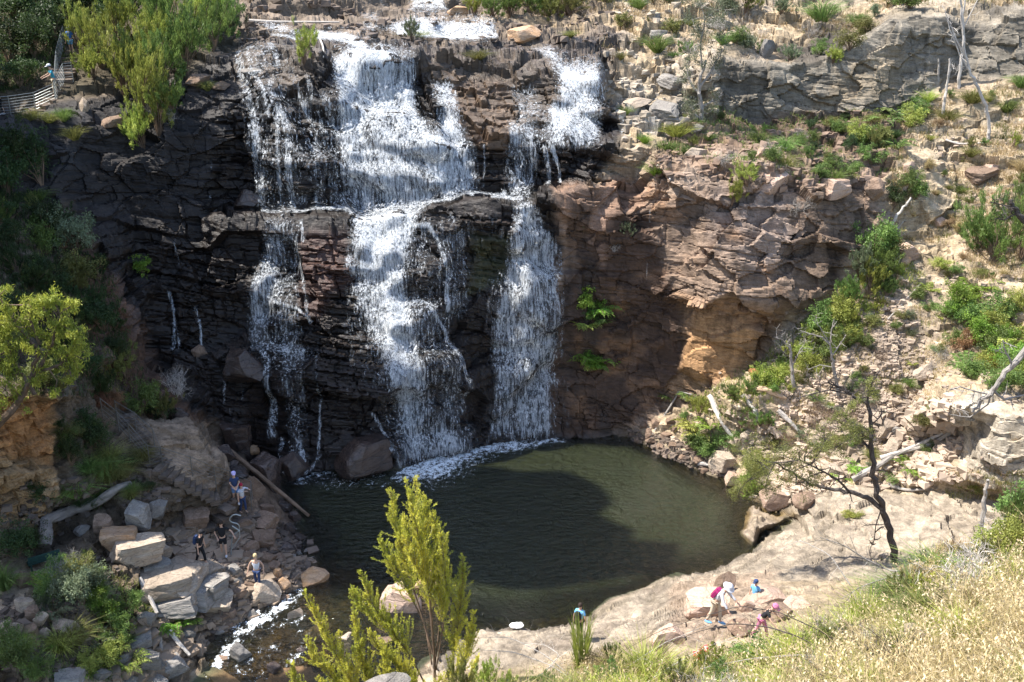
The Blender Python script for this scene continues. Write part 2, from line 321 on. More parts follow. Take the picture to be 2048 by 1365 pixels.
def depthgrid():
    vs=[];ed=[];idx={}
    def vid(p):
        p=pt(p); k=(round(p[0],2),round(p[1],2))
        if k not in idx: idx[k]=len(vs); vs.append((p[0],p[1],p[2]))
        return idx[k]
    for L in LINES:
        ii=[vid(p) for p in L]
        for a,b in zip(ii,ii[1:]):
            if a!=b: ed.append((a,b))
    for p in [(-300,-200,82),(2400,-200,88),(-300,1600,29),(2400,1600,18)]: vid(p)
    r=delaunay_2d_cdt([Vector(v[:2]) for v in vs],ed,[],0,0.01)
    V=r[0]; F=r[2]; ov=r[3]; inv=[]
    for k,v in enumerate(V):
        if ov[k]: Y=vs[ov[k][0]][2]; 
        else:   # crossing of two lines: nearest-weighted
            ds=sorted(((v.x-q[0])**2+(v.y-q[1])**2,q[2]) for q in vs)[:3]; Y=sum(q/(d+1) for d,q in ds)/sum(1/(d+1) for d,q in ds)
        inv.append(float(ray(0,v.y)[1])/Y)
    D=np.zeros((NYn,NX)); D[:]=np.nan
    for f in F:
        a,b,c=(V[i] for i in f[:3]); ia,ib,ic=(inv[i] for i in f[:3])
        x0=max(0,int((min(a.x,b.x,c.x)-gx[0])/SX)); x1=min(NX,int((max(a.x,b.x,c.x)-gx[0])/SX)+2)
        y0=max(0,int((min(a.y,b.y,c.y)-gy[0])/SYS)); y1=min(NYn,int((max(a.y,b.y,c.y)-gy[0])/SYS)+2)
        if x1<=x0 or y1<=y0: continue
        X,Yy=np.meshgrid(gx[x0:x1],gy[y0:y1]); d=(b.y-c.y)*(a.x-c.x)+(c.x-b.x)*(a.y-c.y)
        if abs(d)<1e-9: continue
        u=((b.y-c.y)*(X-c.x)+(c.x-b.x)*(Yy-c.y))/d; v_=((c.y-a.y)*(X-c.x)+(a.x-c.x)*(Yy-c.y))/d; w_=1-u-v_
        m=(u>=-1e-6)&(v_>=-1e-6)&(w_>=-1e-6); D[y0:y1,x0:x1][m]=(u*ia+v_*ib+w_*ic)[m]
    return D
INV=depthgrid()
assert not np.isnan(INV).any(), np.isnan(INV).sum()
def blur(A,k):
    for ax in (0,1):
        for _ in range(2):
            P=np.pad(A,[(k,k) if i==ax else (0,0) for i in range(A.ndim)],mode='edge'); c=np.cumsum(P,axis=ax)
            z=np.zeros_like(np.take(c,[0],axis=ax)); c=np.concatenate([z,c],axis=ax); n=A.shape[ax]
            A=(np.take(c,range(2*k+1,2*k+1+n),axis=ax)-np.take(c,range(0,n),axis=ax))/(2*k+1)
    return A
INV=blur(INV,1)
GX,GY=np.meshgrid(gx,gy)
ra,rb,rc=ray(GX,GY)
def gridpos(INV): 
    t=1/INV; return np.stack([ra*t,rb*t,CAMZ+rc*t],-1)
B=gridpos(INV)
def gnormals(P):
    du=np.gradient(P,axis=1); dv=np.gradient(P,axis=0); n=np.cross(du,dv); n/=np.linalg.norm(n,axis=-1)[...,None]+1e-9
    view=P-np.array([0,0,CAMZ]); s=np.sign((n*view).sum(-1)); return -n*s[...,None]
# masks drawn as polygons on the land, edges broken up with noise
WX=GX+26*fbm(B,.35,901,4)+8*fbm(B,1.6,905,3); WY=GY+20*fbm(B,.35,911,4)+8*fbm(B,1.6,915,3)
def polysd(poly,X,Y):
    """signed distance (px), positive inside"""
    poly=np.asarray(poly,float); d=np.full(X.shape,1e9); ins=np.zeros(X.shape,bool); n=len(poly)
    for i in range(n):
        ax,ay=poly[i]; bx,by=poly[(i+1)%n]; ex,ey=bx-ax,by-ay; wx,wy=X-ax,Y-ay
        t=np.clip((wx*ex+wy*ey)/(ex*ex+ey*ey+1e-9),0,1); d=np.minimum(d,(wx-t*ex)**2+(wy-t*ey)**2)
        c=((ay<=Y)&(by>Y))|((by<=Y)&(ay>Y)); c&=(X<ax+(Y-ay)*ex/(ey if abs(ey)>1e-9 else 1e-9)); ins^=c
    return np.where(ins,1,-1)*np.sqrt(d)
def pmask(poly,feather=14,warp=True):
    xs=[p[0] for p in poly]; ys=[p[1] for p in poly]; pad=feather+50; out=np.zeros(GX.shape)
    x0=max(0,int((min(xs)-pad-gx[0])/SX)); x1=min(NX,int((max(xs)+pad-gx[0])/SX)+2); y0=max(0,int((min(ys)-pad-gy[0])/SYS)); y1=min(NYn,int((max(ys)+pad-gy[0])/SYS)+2)
    s=(slice(y0,y1),slice(x0,x1)); X,Y=(WX[s],WY[s]) if warp else (GX[s],GY[s])
    out[s]=sm(-feather,feather,polysd(poly,X,Y)); return out
def strokem(pts,wd,X=None,Y=None):
    out=np.zeros(GX.shape); pts=[p if len(p)==3 else (p[0],p[1],wd) for p in pts]
    for (ax,ay,aw),(bx,by,bw) in zip(pts,pts[1:]):
        m=max(aw,bw)*1.6+6; x0=max(0,int((min(ax,bx)-m-gx[0])/SX)); x1=min(NX,int((max(ax,bx)+m-gx[0])/SX)+2); y0=max(0,int((min(ay,by)-m-gy[0])/SYS)); y1=min(NYn,int((max(ay,by)+m-gy[0])/SYS)+2)
        if x1<=x0 or y1<=y0: continue
        s=(slice(y0,y1),slice(x0,x1)); xx,yy=GX[s],GY[s]; ex,ey=bx-ax,by-ay; t=np.clip(((xx-ax)*ex+(yy-ay)*ey)/(ex*ex+ey*ey+1e-9),0,1)
        d=np.hypot(xx-ax-t*ex,yy-ay-t*ey); w_=aw+(bw-aw)*t; out[s]=np.maximum(out[s],1-sm(w_*.35,w_*1.25,d))
    return out
# ---- roughness of the land (metres of blocky relief), colour and wetness
FALLS=[(460,100),(1230,90),(1240,300),(1130,420),(1120,885),(950,900),(800,950),(560,985),(430,900),(250,720),(130,420),(150,230),(330,160)]
UPTOP=[(480,-120),(900,-120),(1240,20),(1230,140),(480,140)]
RCLIFF=[(1115,395),(1290,355),(1440,300),(1770,330),(1775,440),(1640,620),(1480,745),(1250,880),(1115,885)]
GCLIFF=[(1440,110),(1560,125),(1700,90),(1780,25),(1900,15),(2300,-20),(2300,160),(1900,170),(1790,235),(1440,245)]
TERR=[(1430,235),(1800,220),(1810,300),(1770,360),(1600,420),(1300,390),(1310,285)]
RSLOPE=[(1770,235),(2300,100),(2300,1000),(1900,990),(1650,990),(1520,1040),(1420,950),(1250,880),(1400,770),(1560,690),(1710,540),(1775,440)]
UPSLOPE=[(1000,-130),(2300,-130),(2300,20),(1780,25),(1430,120),(1445,280),(1240,300),(1200,130),(980,60)]
SLAB=[(1490,1060),(1600,985),(1900,975),(2040,1000),(2060,1130),(1800,1170),(1520,1180),(1330,1250),(1100,1340),(850,1360),(930,1240),(1060,1250),(1180,1230),(1290,1180)]
LBANK=[(-260,380),(130,400),(240,580),(280,720),(430,860),(450,900),(570,1000),(640,1100),(600,1190),(380,1365),(330,1500),(-260,1500)]
LCLIFF=[(-260,225),(160,190),(330,180),(420,200),(430,440),(120,430),(-260,400)]
OWALL=[(-260,770),(112,795),(114,1060),(-260,1060)]
PATH=[(-260,1320),(-60,1290),(0,1265),(90,1195),(190,1130),(120,1110),(0,1165),(-260,1220)]
PAVE=[(330,1060),(400,1040),(500,1000),(520,1150),(400,1140)]
POOLP=[(560,970),(850,930),(1110,880),(1250,885),(1440,965),(1590,1042),(1505,1100),(1290,1180),(1180,1235),(960,1252),(860,1330),(640,1500),(350,1500),(380,1365),(540,1230),(650,1150)]
NEAR=[(1320,1260),(1480,1180),(1800,1180),(2300,1100),(2300,1500),(600,1500),(900,1370),(1200,1300)]
amp=np.full(GX.shape,.22); col=np.ones(GX.shape+(3,))*np.array([.30,.23,.16]); wet=np.zeros(GX.shape)
def paint(poly,c=None,a=None,wt_=None,f=14,k=1.0,warp=True):
    global amp,col,wet
    m=pmask(poly,f,warp)*k
    if c is not None: col=col*(1-m[...,None])+np.array(c)*m[...,None]
    if a is not None: amp=amp*(1-m)+a*m
    if wt_ is not None: wet=wet*(1-m)+wt_*m
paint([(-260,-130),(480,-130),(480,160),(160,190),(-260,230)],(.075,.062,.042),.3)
paint(UPSLOPE,(.33,.27,.205),.42)
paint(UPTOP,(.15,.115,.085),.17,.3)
paint(FALLS,(.019,.014,.012),.40,.6)
paint([(470,120),(1230,100),(1230,230),(1000,290),(900,230),(830,120),(660,125),(600,190),(470,170)],(.075,.055,.04),.34,.6)
paint([(890,150),(1020,150),(1020,300),(960,300),(900,220)],(.12,.078,.05),k=.8)
paint([(600,465),(690,470),(700,560),(620,640),(600,560)],(.085,.045,.035),k=.7)
paint([(930,470),(1020,470),(1010,560),(940,600)],(.05,.055,.02),k=.6)
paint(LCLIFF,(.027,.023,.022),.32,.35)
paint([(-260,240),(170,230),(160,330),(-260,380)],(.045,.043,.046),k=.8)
paint(RSLOPE,(.36,.285,.195),.18)
paint(TERR,(.22,.155,.105),.5,0)
paint(RCLIFF,(.215,.155,.115),.42,0)
paint([(1290,560),(1420,600),(1600,620),(1480,745),(1340,800),(1290,740)],(.29,.18,.105),k=.8)
paint([(1400,630),(1500,650),(1500,735),(1410,765),(1350,740)],(.37,.215,.105),.12,k=.9)
paint([(1180,430),(1300,420),(1330,520),(1360,620),(1370,720),(1300,830),(1150,880),(1100,880),(1120,600)],(.075,.045,.03),.35,.35)  # dark wet rock; the diagonal shadow cast on the cliff is also in this colour
paint([(1430,350),(1560,400),(1600,480),(1500,560),(1420,470)],(.22,.175,.15),k=.6)
paint([(1120,380),(1290,360),(1290,410),(1210,440),(1200,540),(1130,500)],(.28,.175,.12),k=.8)
paint([(1640,380),(1750,380),(1730,480),(1600,640),(1560,620)],(.12,.085,.06),k=.7)
paint([(1290,330),(1440,300),(1600,320),(1600,360),(1440,360),(1300,400)],(.31,.235,.18),k=.8)
paint(GCLIFF,(.195,.17,.135),.34,0)
paint([(1700,130),(1800,90),(1790,190),(1600,230)],(.26,.20,.13),k=.5)
paint([(1210,190),(1430,110),(1440,250),(1300,260)],(.33,.30,.26),.45)
paint([(1290,160),(1430,130),(1440,230),(1330,235)],(.27,.25,.225),.4)
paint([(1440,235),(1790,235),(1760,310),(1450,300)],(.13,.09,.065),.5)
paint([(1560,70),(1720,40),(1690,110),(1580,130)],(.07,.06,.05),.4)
paint(LBANK,(.115,.088,.062),.30,0)
paint([(120,440),(250,560),(300,720),(430,860),(320,840),(180,700),(110,540)],(.11,.065,.045),.3)
paint([(260,830),(430,850),(455,960),(420,1010),(330,960)],(.25,.185,.13),.35)
paint(OWALL,(.30,.20,.11),.45,0,f=6)
paint([(-20,820),(110,800),(110,940),(10,920)],(.38,.19,.08),k=.8)
paint(PATH,(.36,.27,.19),.03,0)
paint([(100,1270),(330,1270),(280,1400),(100,1400)],(.30,.23,.16),.06)
paint(PAVE,(.24,.185,.145),.05,0)
paint([(560,560),(600,1000),(700,1200),(500,1300),(440,1000)],None,None,.0)
paint([(440,960),(560,965),(660,1150),(600,1210),(420,1290),(400,1180)],(.17,.12,.085),.22)
paint(SLAB,(.265,.22,.168),.15,0,f=8)
paint(NEAR,(.26,.205,.135),.2,0)
paint([(1350,1170),(1560,1150),(1480,1290),(1320,1280)],(.27,.205,.15),.5)
paint([(1905,800),(2310,790),(2310,985),(2030,990),(1910,955)],(.38,.33,.26),.16,0,f=7)
paint([(1560,620),(1900,560),(1850,880),(1500,940),(1450,850)],(.36,.285,.21),.16)
paint(POOLP,(.050,.055,.026),.10,.3,f=7,warp=False)
paint([(640,1130),(760,1100),(800,1200),(760,1280),(560,1400),(400,1400),(560,1230)],(.20,.115,.05),.16,.3,30)
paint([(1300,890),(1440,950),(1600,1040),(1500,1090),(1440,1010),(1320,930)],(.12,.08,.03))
# ---- displacement
Nn=gnormals(blur(B,6))
def strata(P,h,wd,seed,dip=.12):
    """bedded rock: courses of random thickness broken into blocks, each with its own set-back and tilt"""
    wz=fbm(P,.13,seed,2)*1.1+fbm(P,1.2,seed+3,3)*.11; zz=(P[...,2]+dip*P[...,0]+wz)/h
    zz=zz+.45*vn(np.stack([zz*0,zz*0,zz],-1),(1,1,.9),seed+9)
    k=np.floor(zz).astype(np.int64); fz=zz-k; zero=np.zeros_like(k)
    wk=wd*(.6+1.2*hsh(k,zero,zero,seed+1)); xx=(P[...,0]*.85+P[...,1]*.5+fbm(P,.8,seed+5,3)*.22)/wk+hsh(k,zero,zero,seed+2)*17
    c=np.floor(xx).astype(np.int64); fx=xx-c
    off=hsh(k,c,zero,seed+4)*2-1+(fx-.5)*(hsh(k,c,zero,seed+6)*1.2-.6)+(fz-.5)*(hsh(k,c,zero,seed+7)*1.4-.5)
    on=(hsh(k,c,zero,seed+8)>.35); ez=np.minimum(fz,1-fz)*h; ex=np.minimum(fx,1-fx)*wk
    return off, np.where(on,np.minimum(ez,ex),9)
WP=B+np.stack([fbm(B,.5,31,4),fbm(B,.5,33,4),fbm(B,.5,35,4)],-1)*.45
big,e1=blocks(WP,(.26,.26,.42),11)
med,e2=blocks(WP,(.8,.8,1.1),21)
s1,j1=strata(B,.75,2.6,101); s2,j2=strata(B,.26,1.1,131)
fb=fbm(B,.5,51,6,.55); hf=fbm(B,(1.4,1.4,3.4),61,4,.6)
lam=sm(-.15,.35,fbm(B,(.10,.10,.22),141,3))          # where the rock is thinly bedded rather than massive
LAMTOP=np.maximum(pmask([(450,60),(1240,60),(1240,400),(850,330),(450,330)],40),pmask(RCLIFF,20)*.05); lam=np.clip(lam*.45+LAMTOP*.6+.08*pmask(FALLS,20),0,1)*(1-.75*pmask(GCLIFF,20))
facing=np.clip(np.abs((Nn*(B-np.array([0,0,CAMZ]))).sum(-1))/np.linalg.norm(B-np.array([0,0,CAMZ]),axis=-1)*1.9,.07,1)
amp=amp*facing; RCm=pmask(RCLIFF,20)
disp=amp*(1.25*big+.50*med+.60*fb+.18*hf+((.25+.6*lam)*s1+(.12+.42*lam)*s2)*(1-.72*RCm)*(1-.5*pmask(GCLIFF,20)))-amp*.7*(1-sm(0,.09,j1))*(.3+.7*lam)-amp*.35*(1-sm(0,.05,j2))*lam-amp*.10*(1-sm(0,.02,e1))
sml=s2
# slab: gentle ripples and joints
P3=B+Nn*disp[...,None]
# terrace-like ledges near the top of the falls
LED=pmask(UPTOP,20)
fr=(B[...,1]*.42+fb*1.2)%1; fr2=(B[...,1]*1.3+fb*2.5+.3)%1; P3[...,2]+=LED*(.62*(sm(0,.22,fr)-fr)+.2*(sm(0,.25,fr2)-fr2))
SLm=pmask(SLAB,10)
for (fq,st_,mk,sd_) in ((2.6,.6,SLm,961),(1.5,.7,pmask(RSLOPE,20)*.8,963),(1.3,.8,pmask(UPSLOPE,20)*.8+pmask(TERR,20)*.6,965),(2.2,.7,pmask(NEAR,20)*.7,967),(1.8,.7,pmask(LBANK,20)*.5,969)):
    q_=P3[...,2]*fq+fbm(B,.55,sd_,4)*1.6+B[...,0]*.12; q_=q_-np.floor(q_); P3[...,2]+=mk*st_*(sm(.30,.62,q_)-q_)/fq
# keep the pool free of land above water
bedm=pmask(POOLP,4,False); P3[...,2]=np.where(bedm>.5,np.minimum(P3[...,2],B[...,2]+.12),P3[...,2])
crev=(1-sm(0,.05,e1))*.5
var=1+.30*fbm(B,.9,71,5,.6)+.18*(sml*.6); 
blockc=1+.16*np.clip(med,-1.5,1.5)
col=col*np.clip(var*blockc,.35,1.8)[...,None]
wb=sm(.42,.05,P3[...,2])*(1-bedm*.6)*sm(.0,.2,B[...,1]-30); wb=wb*(GX>560); col=col*(1-.55*wb)[...,None]; wetv=np.clip(wet+.5*wb,0,1)
dry=(sm(.10,.28,P3[...,2])*pmask(POOLP,8,False)*(GX>1100))[...,None]; col=col*(1-dry)+np.array([.25,.20,.15])*dry
sst=sm(.05,.4,fbm(B,(.5,.9,.9),971,5))*pmask(SLAB,10)*.55; col=col*(1-sst[...,None])+np.array([.15,.12,.095])*sst[...,None]
# rusty and mossy patches
rust=sm(.15,.5,fbm(B,(.5,.5,.9),81,4))*pmask(RCLIFF,30)*.5; col=col*(1-rust[...,None])+np.array([.29,.165,.09])*rust[...,None]
blk=sm(.12,.45,fbm(B,(.9,.9,.16),85,4))*pmask(RCLIFF,30)*.75; col=col*(1-blk[...,None])+np.array([.055,.04,.032])*blk[...,None]
stn=sm(.05,.4,fbm(B,(.8,.8,.2),95,4))*pmask(GCLIFF,20)*.6; col=col*(1-stn[...,None])+np.array([.08,.072,.062])*stn[...,None]
straw=sm(-.1,.25,fbm(B,.35,97,4))*np.maximum(pmask(UPSLOPE,20),pmask(RSLOPE,20)*.6)
col=col*(1-.6*straw[...,None])+np.array([.36,.27,.16])*.6*straw[...,None]
MT=terrain_material()
cx=GX[:-1,:-1]+SX/2; cy=GY[:-1,:-1]+SYS/2
def gridfaces(mask):
    i,j=np.nonzero(mask); a=i*NX+j; return np.stack([a,a+NX,a+NX+1,a+1],1)
def submesh(name,P,F,mat,at,smooth=False):
    u,inv=np.unique(F,return_inverse=True); F2=inv.reshape(F.shape); me=npmesh(name,P.reshape(-1,3)[u],[F2],mat,smooth)
    for k,(arr,kd) in at.items(): attr(me,k,arr.reshape(-1,arr.shape[-1])[u] if kd=='FLOAT_COLOR' else arr.ravel()[u],kd)
    o=bpy.data.objects.new(name,me); link(o); return o
reg=np.zeros(cx.shape,int)      # 0 hillside
for k,p in enumerate([RSLOPE,UPSLOPE,LBANK,FALLS,RCLIFF,GCLIFF,SLAB,PATH,POOLP]):
    reg[polysd(p,cx,cy)>0]=[1,1,2,3,3,3,4,5,6][k]
NAMES={0:('hillside','dry rocky hillside and terraces above and below the falls'),1:('grassy_slope','pale dry slope of scree and straw on the right bank'),2:('river_bank','shaded brown rocky bank left of the pool'),3:('cliff','tall dark layered cliff the water falls over'),4:('rock_slab','smooth pale sandstone slab along the near side of the pool'),5:('path','pale dirt walking path at the lower left'),6:('pool_bed','brown bed of the plunge pool and stream')}
for k,(nm,lb) in NAMES.items():
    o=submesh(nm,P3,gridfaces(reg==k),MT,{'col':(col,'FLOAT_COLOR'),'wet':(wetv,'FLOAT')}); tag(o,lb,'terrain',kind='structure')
def gnd(px,py):
    i=(py-gy[0])/SYS; j=(px-gx[0])/SX; i=min(max(i,0),NYn-2); j=min(max(j,0),NX-2); a,b=int(i),int(j); u,v=i-a,j-b
    return P3[a,b]*(1-u)*(1-v)+P3[a+1,b]*u*(1-v)+P3[a,b+1]*(1-u)*v+P3[a+1,b+1]*u*v
def scale_at(P): return float(proj(P)[2])/FPX     # metres per pixel

# ---------------------------------------------------------------- falling water
def watermat(name,streak,grain,seed,white=(.86,.9,.95),soft=.10,zs=.3,wz=.2,gain=3.0):
    m,n,b=nodes(name); at=N(n,'ShaderNodeAttribute',attribute_name='dens')
    tc=N(n,'ShaderNodeTexCoord'); ad=N(n,'ShaderNodeVectorMath',operation='ADD'); ad.inputs[1].default_value=(seed*7.3,seed*3.1,seed*5.7); n.links.new(tc.outputs['Object'],ad.inputs[0])
    def mp(sc):
        x=N(n,'ShaderNodeMapping'); x.inputs['Scale'].default_value=sc; n.links.new(ad.outputs[0],x.inputs[0]); return x.outputs[0]
    st=noise(n,streak,4,.62,mp((1,1,zs))); wisp=noise(n,2.2,4,.6,mp((1,1,wz))); gr=noise(n,grain,3,.85,mp((1,1,.75)))
    f=math_(n,'ADD',math_(n,'MULTIPLY',st,.75),math_(n,'ADD',math_(n,'MULTIPLY',wisp,.40),math_(n,'MULTIPLY',gr,.50)))
    f=math_(n,'MULTIPLY_ADD',math_(n,'SUBTRACT',f,.825),gain,.5)
    thr=math_(n,'SUBTRACT',1.0,at.outputs['Fac'])
    mr=N(n,'ShaderNodeMapRange',interpolation_type='SMOOTHSTEP'); n.links.new(f,mr.inputs[0])
    n.links.new(math_(n,'SUBTRACT',thr,soft*.7),mr.inputs[1]); n.links.new(math_(n,'ADD',thr,soft),mr.inputs[2])
    gate=N(n,'ShaderNodeMapRange'); n.links.new(at.outputs['Fac'],gate.inputs[0]); gate.inputs[1].default_value=.02; gate.inputs[2].default_value=.12
    fine=noise(n,22,3,.7,mp((1,1,.12))); fv=ramp(n,fine,[(.36,.38),(.60,1.0)]); al=math_(n,'MULTIPLY',math_(n,'MULTIPLY',mr.outputs[0],fv),gate.outputs[0])
    b.inputs['Base Color'].default_value=white+(1,); b.inputs['Roughness'].default_value=.5
    tr=N(n,'ShaderNodeBsdfTranslucent'); tr.inputs[0].default_value=white+(1,); mx=N(n,'ShaderNodeMixShader'); mx.inputs[0].default_value=.15
    n.nodes.remove(b); b=N(n,'ShaderNodeBsdfDiffuse'); n.links.new(ramp(n,math_(n,'ADD',math_(n,'MULTIPLY',st,.6),math_(n,'MULTIPLY',fine,.4)),[(.36,(.50,.58,.67)),(.56,(.90,.93,.96))]),b.inputs[0])
    # spray scatters light in every direction: its shading normal leans to the open sky
    ge=N(n,'ShaderNodeNewGeometry'); va=N(n,'ShaderNodeVectorMath',operation='ADD'); n.links.new(ge.outputs['Normal'],va.inputs[0]); va.inputs[1].default_value=(-.25,-.5,1.1)
    vb=N(n,'ShaderNodeVectorMath',operation='NORMALIZE'); n.links.new(va.outputs[0],vb.inputs[0])
    bp=N(n,'ShaderNodeBump'); bp.inputs['Strength'].default_value=.8; bp.inputs['Distance'].default_value=.12; n.links.new(math_(n,'ADD',st,gr),bp.inputs['Height']); n.links.new(vb.outputs[0],bp.inputs['Normal']); n.links.new(bp.outputs[0],b.inputs['Normal']); n.links.new(vb.outputs[0],tr.inputs['Normal'])
    n.links.new(b.outputs[0],mx.inputs[1]); n.links.new(tr.outputs[0],mx.inputs[2])
    tp=N(n,'ShaderNodeBsdfTransparent'); m2=N(n,'ShaderNodeMixShader'); n.links.new(al,m2.inputs[0]); n.links.new(tp.outputs[0],m2.inputs[1]); n.links.new(mx.outputs[0],m2.inputs[2])
    n.links.new(m2.outputs[0],n.nodes['Material Output'].inputs[0]); return m
WF=[ # (polygon, density)
 ([(668,132),(720,116),(795,118),(812,160),(850,250),(890,330),(865,415),(700,418),(690,300),(672,200)],.66),
 ([(672,130),(720,122),(770,128),(800,200),(840,300),(780,380),(720,330),(685,230)],.16),
 ([(672,122),(716,118),(716,160),(672,160)],.5),([(755,118),(780,118),(785,150),(758,150)],.6),
 ([(870,165),(905,160),(918,230),(948,290),(952,385),(885,405),(850,300),(878,250)],.62),
 ([(800,118),(832,122),(836,155),(840,215),(822,220),(806,170)],.5),([(840,235),(900,235),(950,300),(952,390),(880,400)],.2),
 ([(1122,150),(1150,130),(1200,135),(1204,200),(1196,295),(1150,300),(1115,262),(1090,240),(1108,200)],.66),
 ([(1065,105),(1100,110),(1150,150),(1190,160),(1140,170),(1100,135)],.7),
 ([(1015,165),(1070,170),(1082,250),(1036,252)],.42),([(1012,255),(1068,258),(1076,300),(1066,395),(1012,398)],.5),([(1085,250),(1130,250),(1125,300),(1080,295)],.45),
 ([(500,300),(700,290),(700,425),(520,430)],.24),([(475,150),(530,150),(700,230),(700,300),(500,300),(480,220)],.22),
 ([(800,60),(830,50),(985,55),(995,85),(960,95),(790,84),(770,72)],.75),([(820,-20),(885,-20),(893,38),(822,38)],.66),([(755,-10),(770,-10),(772,28),(762,28)],.5),
 ([(725,40),(758,36),(765,82),(722,80)],.45),([(510,58),(560,60),(600,82),(540,78)],.55),([(560,75),(690,88),(740,100),(700,105),(600,88)],.5),([(478,105),(560,125),(610,160),(500,160)],.36),
 ([(538,447),(602,447),(612,480),(600,560),(600,700),(505,700),(497,600),(515,530)],.42),([(540,450),(575,450),(560,540),(540,640),(508,700),(500,610),(530,530)],.25),
 ([(555,690),(610,700),(618,800),(615,915),(600,940),(575,880)],.36),([(520,690),(640,690),(640,720),(520,720)],.35),
 ([(702,420),(840,418),(820,480),(808,560),(812,620),(850,740),(880,850),(940,895),(800,930),(800,830),(770,720),(720,620),(700,540)],.62),
 ([(715,430),(800,425),(790,560),(810,700),(840,800),(860,900),(830,915),(800,780),(770,650),(720,550)],.34),
 ([(798,588),(860,606),(905,680),(935,780),(945,890),(880,895),(865,780),(840,690),(800,640)],.40),
 ([(690,560),(760,620),(800,760),(800,930),(740,800),(690,700)],.20),([(800,450),(880,450),(890,600),(800,600)],.18),([(880,450),(930,450),(930,640),(885,640)],.25),
 ([(1030,405),(1065,405),(1105,470),(1124,520),(1116,560),(1110,700),(1100,865),(985,872),(984,700),(1008,560),(1030,470)],.56),
 ([(1040,410),(1060,410),(1105,500),(1100,560),(1060,560),(1025,560),(1035,480)],.30),([(980,560),(1130,540),(1140,870),(960,880)],.16),
 ([(700,425),(1000,420),(1040,500),(980,640),(760,640)],.10),
 ([(1095,230),(1130,230),(1130,300),(1100,300)],.3),
]
WS=[ # (stroke, half width px, density)
 ([(480,122),(488,150),(500,195),(515,260),(522,330),(528,425)],11,.50),([(505,150),(530,190),(545,240)],6,.5),([(545,178),(560,220),(580,270),(588,425)],10,.50),([(560,235),(566,425)],8,.45),
 ([(592,165),(612,215),(635,270),(640,425)],10,.44),([(618,165),(640,230),(650,300)],7,.42),([(650,198),(668,240),(685,290),(690,420)],9,.5),([(672,420),(672,280)],5,.4),
 ([(640,88),(690,95),(718,108),(735,124)],13,.85),([(800,84),(990,84)],8,.85),([(548,85),(600,92)],5,.6),([(545,118),(560,140)],8,.6),
 ([(528,434),(620,429),(700,421),(830,415),(900,395),(960,390),(1045,396)],5,.62),([(900,400),(930,385),(945,398)],5,.6),
 ([(820,455),(858,452),(876,480),(888,540),(892,620)],6,.75),([(905,440),(908,560),(900,640)],11,.38),([(800,520),(815,470),(822,455)],8,.6),
 ([(565,450),(562,500),(545,545),(515,600),(505,690)],9,.5),([(598,500),(612,560),(620,640)],5,.6),([(606,450),(612,480)],5,.6),([(610,560),(622,640)],4,.6),([(555,605),(600,618),(625,640)],4,.7),
 ([(522,700),(536,720),(540,780),(545,870)],9,.6),([(563,880),(570,950)],7,.55),([(600,880),(612,945)],7,.6),([(636,715),(640,800),(638,910)],4,.55),([(640,910),(620,940)],5,.6),
 ([(340,585),(348,620),(347,700)],5,.6),([(352,650),(358,700)],3,.45),([(393,615),(402,650),(404,690)],4,.6),([(450,755),(456,808)],3,.6),([(486,740),(487,800)],2.5,.4),([(424,330),(424,400)],2.5,.35),([(350,480),(358,530)],3,.4),([(470,815),(478,870)],5,.3),
 ([(970,290),(968,380)],3,.45),([(1090,300),(1098,340),(1100,385)],6,.6),([(1105,300),(1120,340),(1124,378)],5,.7),([(1010,385),(1000,395),(985,400)],6,.6),
 ([(1235,215),(1245,280)],8,.35),([(1295,420),(1293,560)],2,.3),([(1200,130),(1205,180)],7,.3),
 ([(700,520),(760,528)],7,.7),([(690,650),(720,648),(760,690),(790,740)],5,.45),([(745,830),(770,870),(800,930)],6,.6),([(760,840),(740,870),(735,930)],3,.35),([(1010,810),(985,850),(970,880)],8,.5),([(1015,815),(1025,880)],9,.4),
 ([(1115,545),(1130,530)],6,.4),([(800,600),(850,606),(895,660),(925,740),(938,790)],5,.65),([(690,645),(700,800)],3,.1),
]
dens=np.zeros(GX.shape)
WX2=GX+7*fbm(B,1.2,921,3); WY2=GY
_wx,_wy=WX,WY; WX,WY=WX2,WY2
for p,d in WF:
    m=pmask(p,13)*d; dens=dens+m*(1-dens*.55)
WX,WY=_wx,_wy
for p,wd,d in WS: dens=np.maximum(dens,strokem(p,wd)*d)
dens=np.clip(dens*(.80+.28*fbm(B,(.5,.5,.16),951,3))*(1.10-.08*sm(420,560,GY)),0,.94)
Pw=np.stack([blur(P3[...,k],3) for k in range(3)],-1); Nw=gnormals(np.stack([blur(P3[...,k],8) for k in range(3)],-1))
out=np.array([0,-1,.35])/np.linalg.norm([0,-1,.35]); Nw=Nw*.5+out*.5
def veil(name,off,dd,mat,lab,kind='structure'):
    P=Pw+Nw*off; F=gridfaces((dd[:-1,:-1]+dd[1:,1:]+dd[1:,:-1]+dd[:-1,1:])>.05)
    o=submesh(name,P,F,mat,{'dens':(dd,'FLOAT')},True); tag(o,lab,'water',kind=kind); return o
veil('waterfall',.30,dens,watermat('white_water',9.0,24,1,zs=.055,soft=.42,wz=.22,gain=2.1),'white curtains of water falling in two tiers over the dark cliff')
spray=blur(dens,6)*.46; spray[dens<.02]*=.8
veil('waterfall_spray',.65,np.where(spray>.10,spray,0),watermat('water_drops',9,24,4,soft=.12,zs=.3),'fine droplets flung out in front of the falling water')
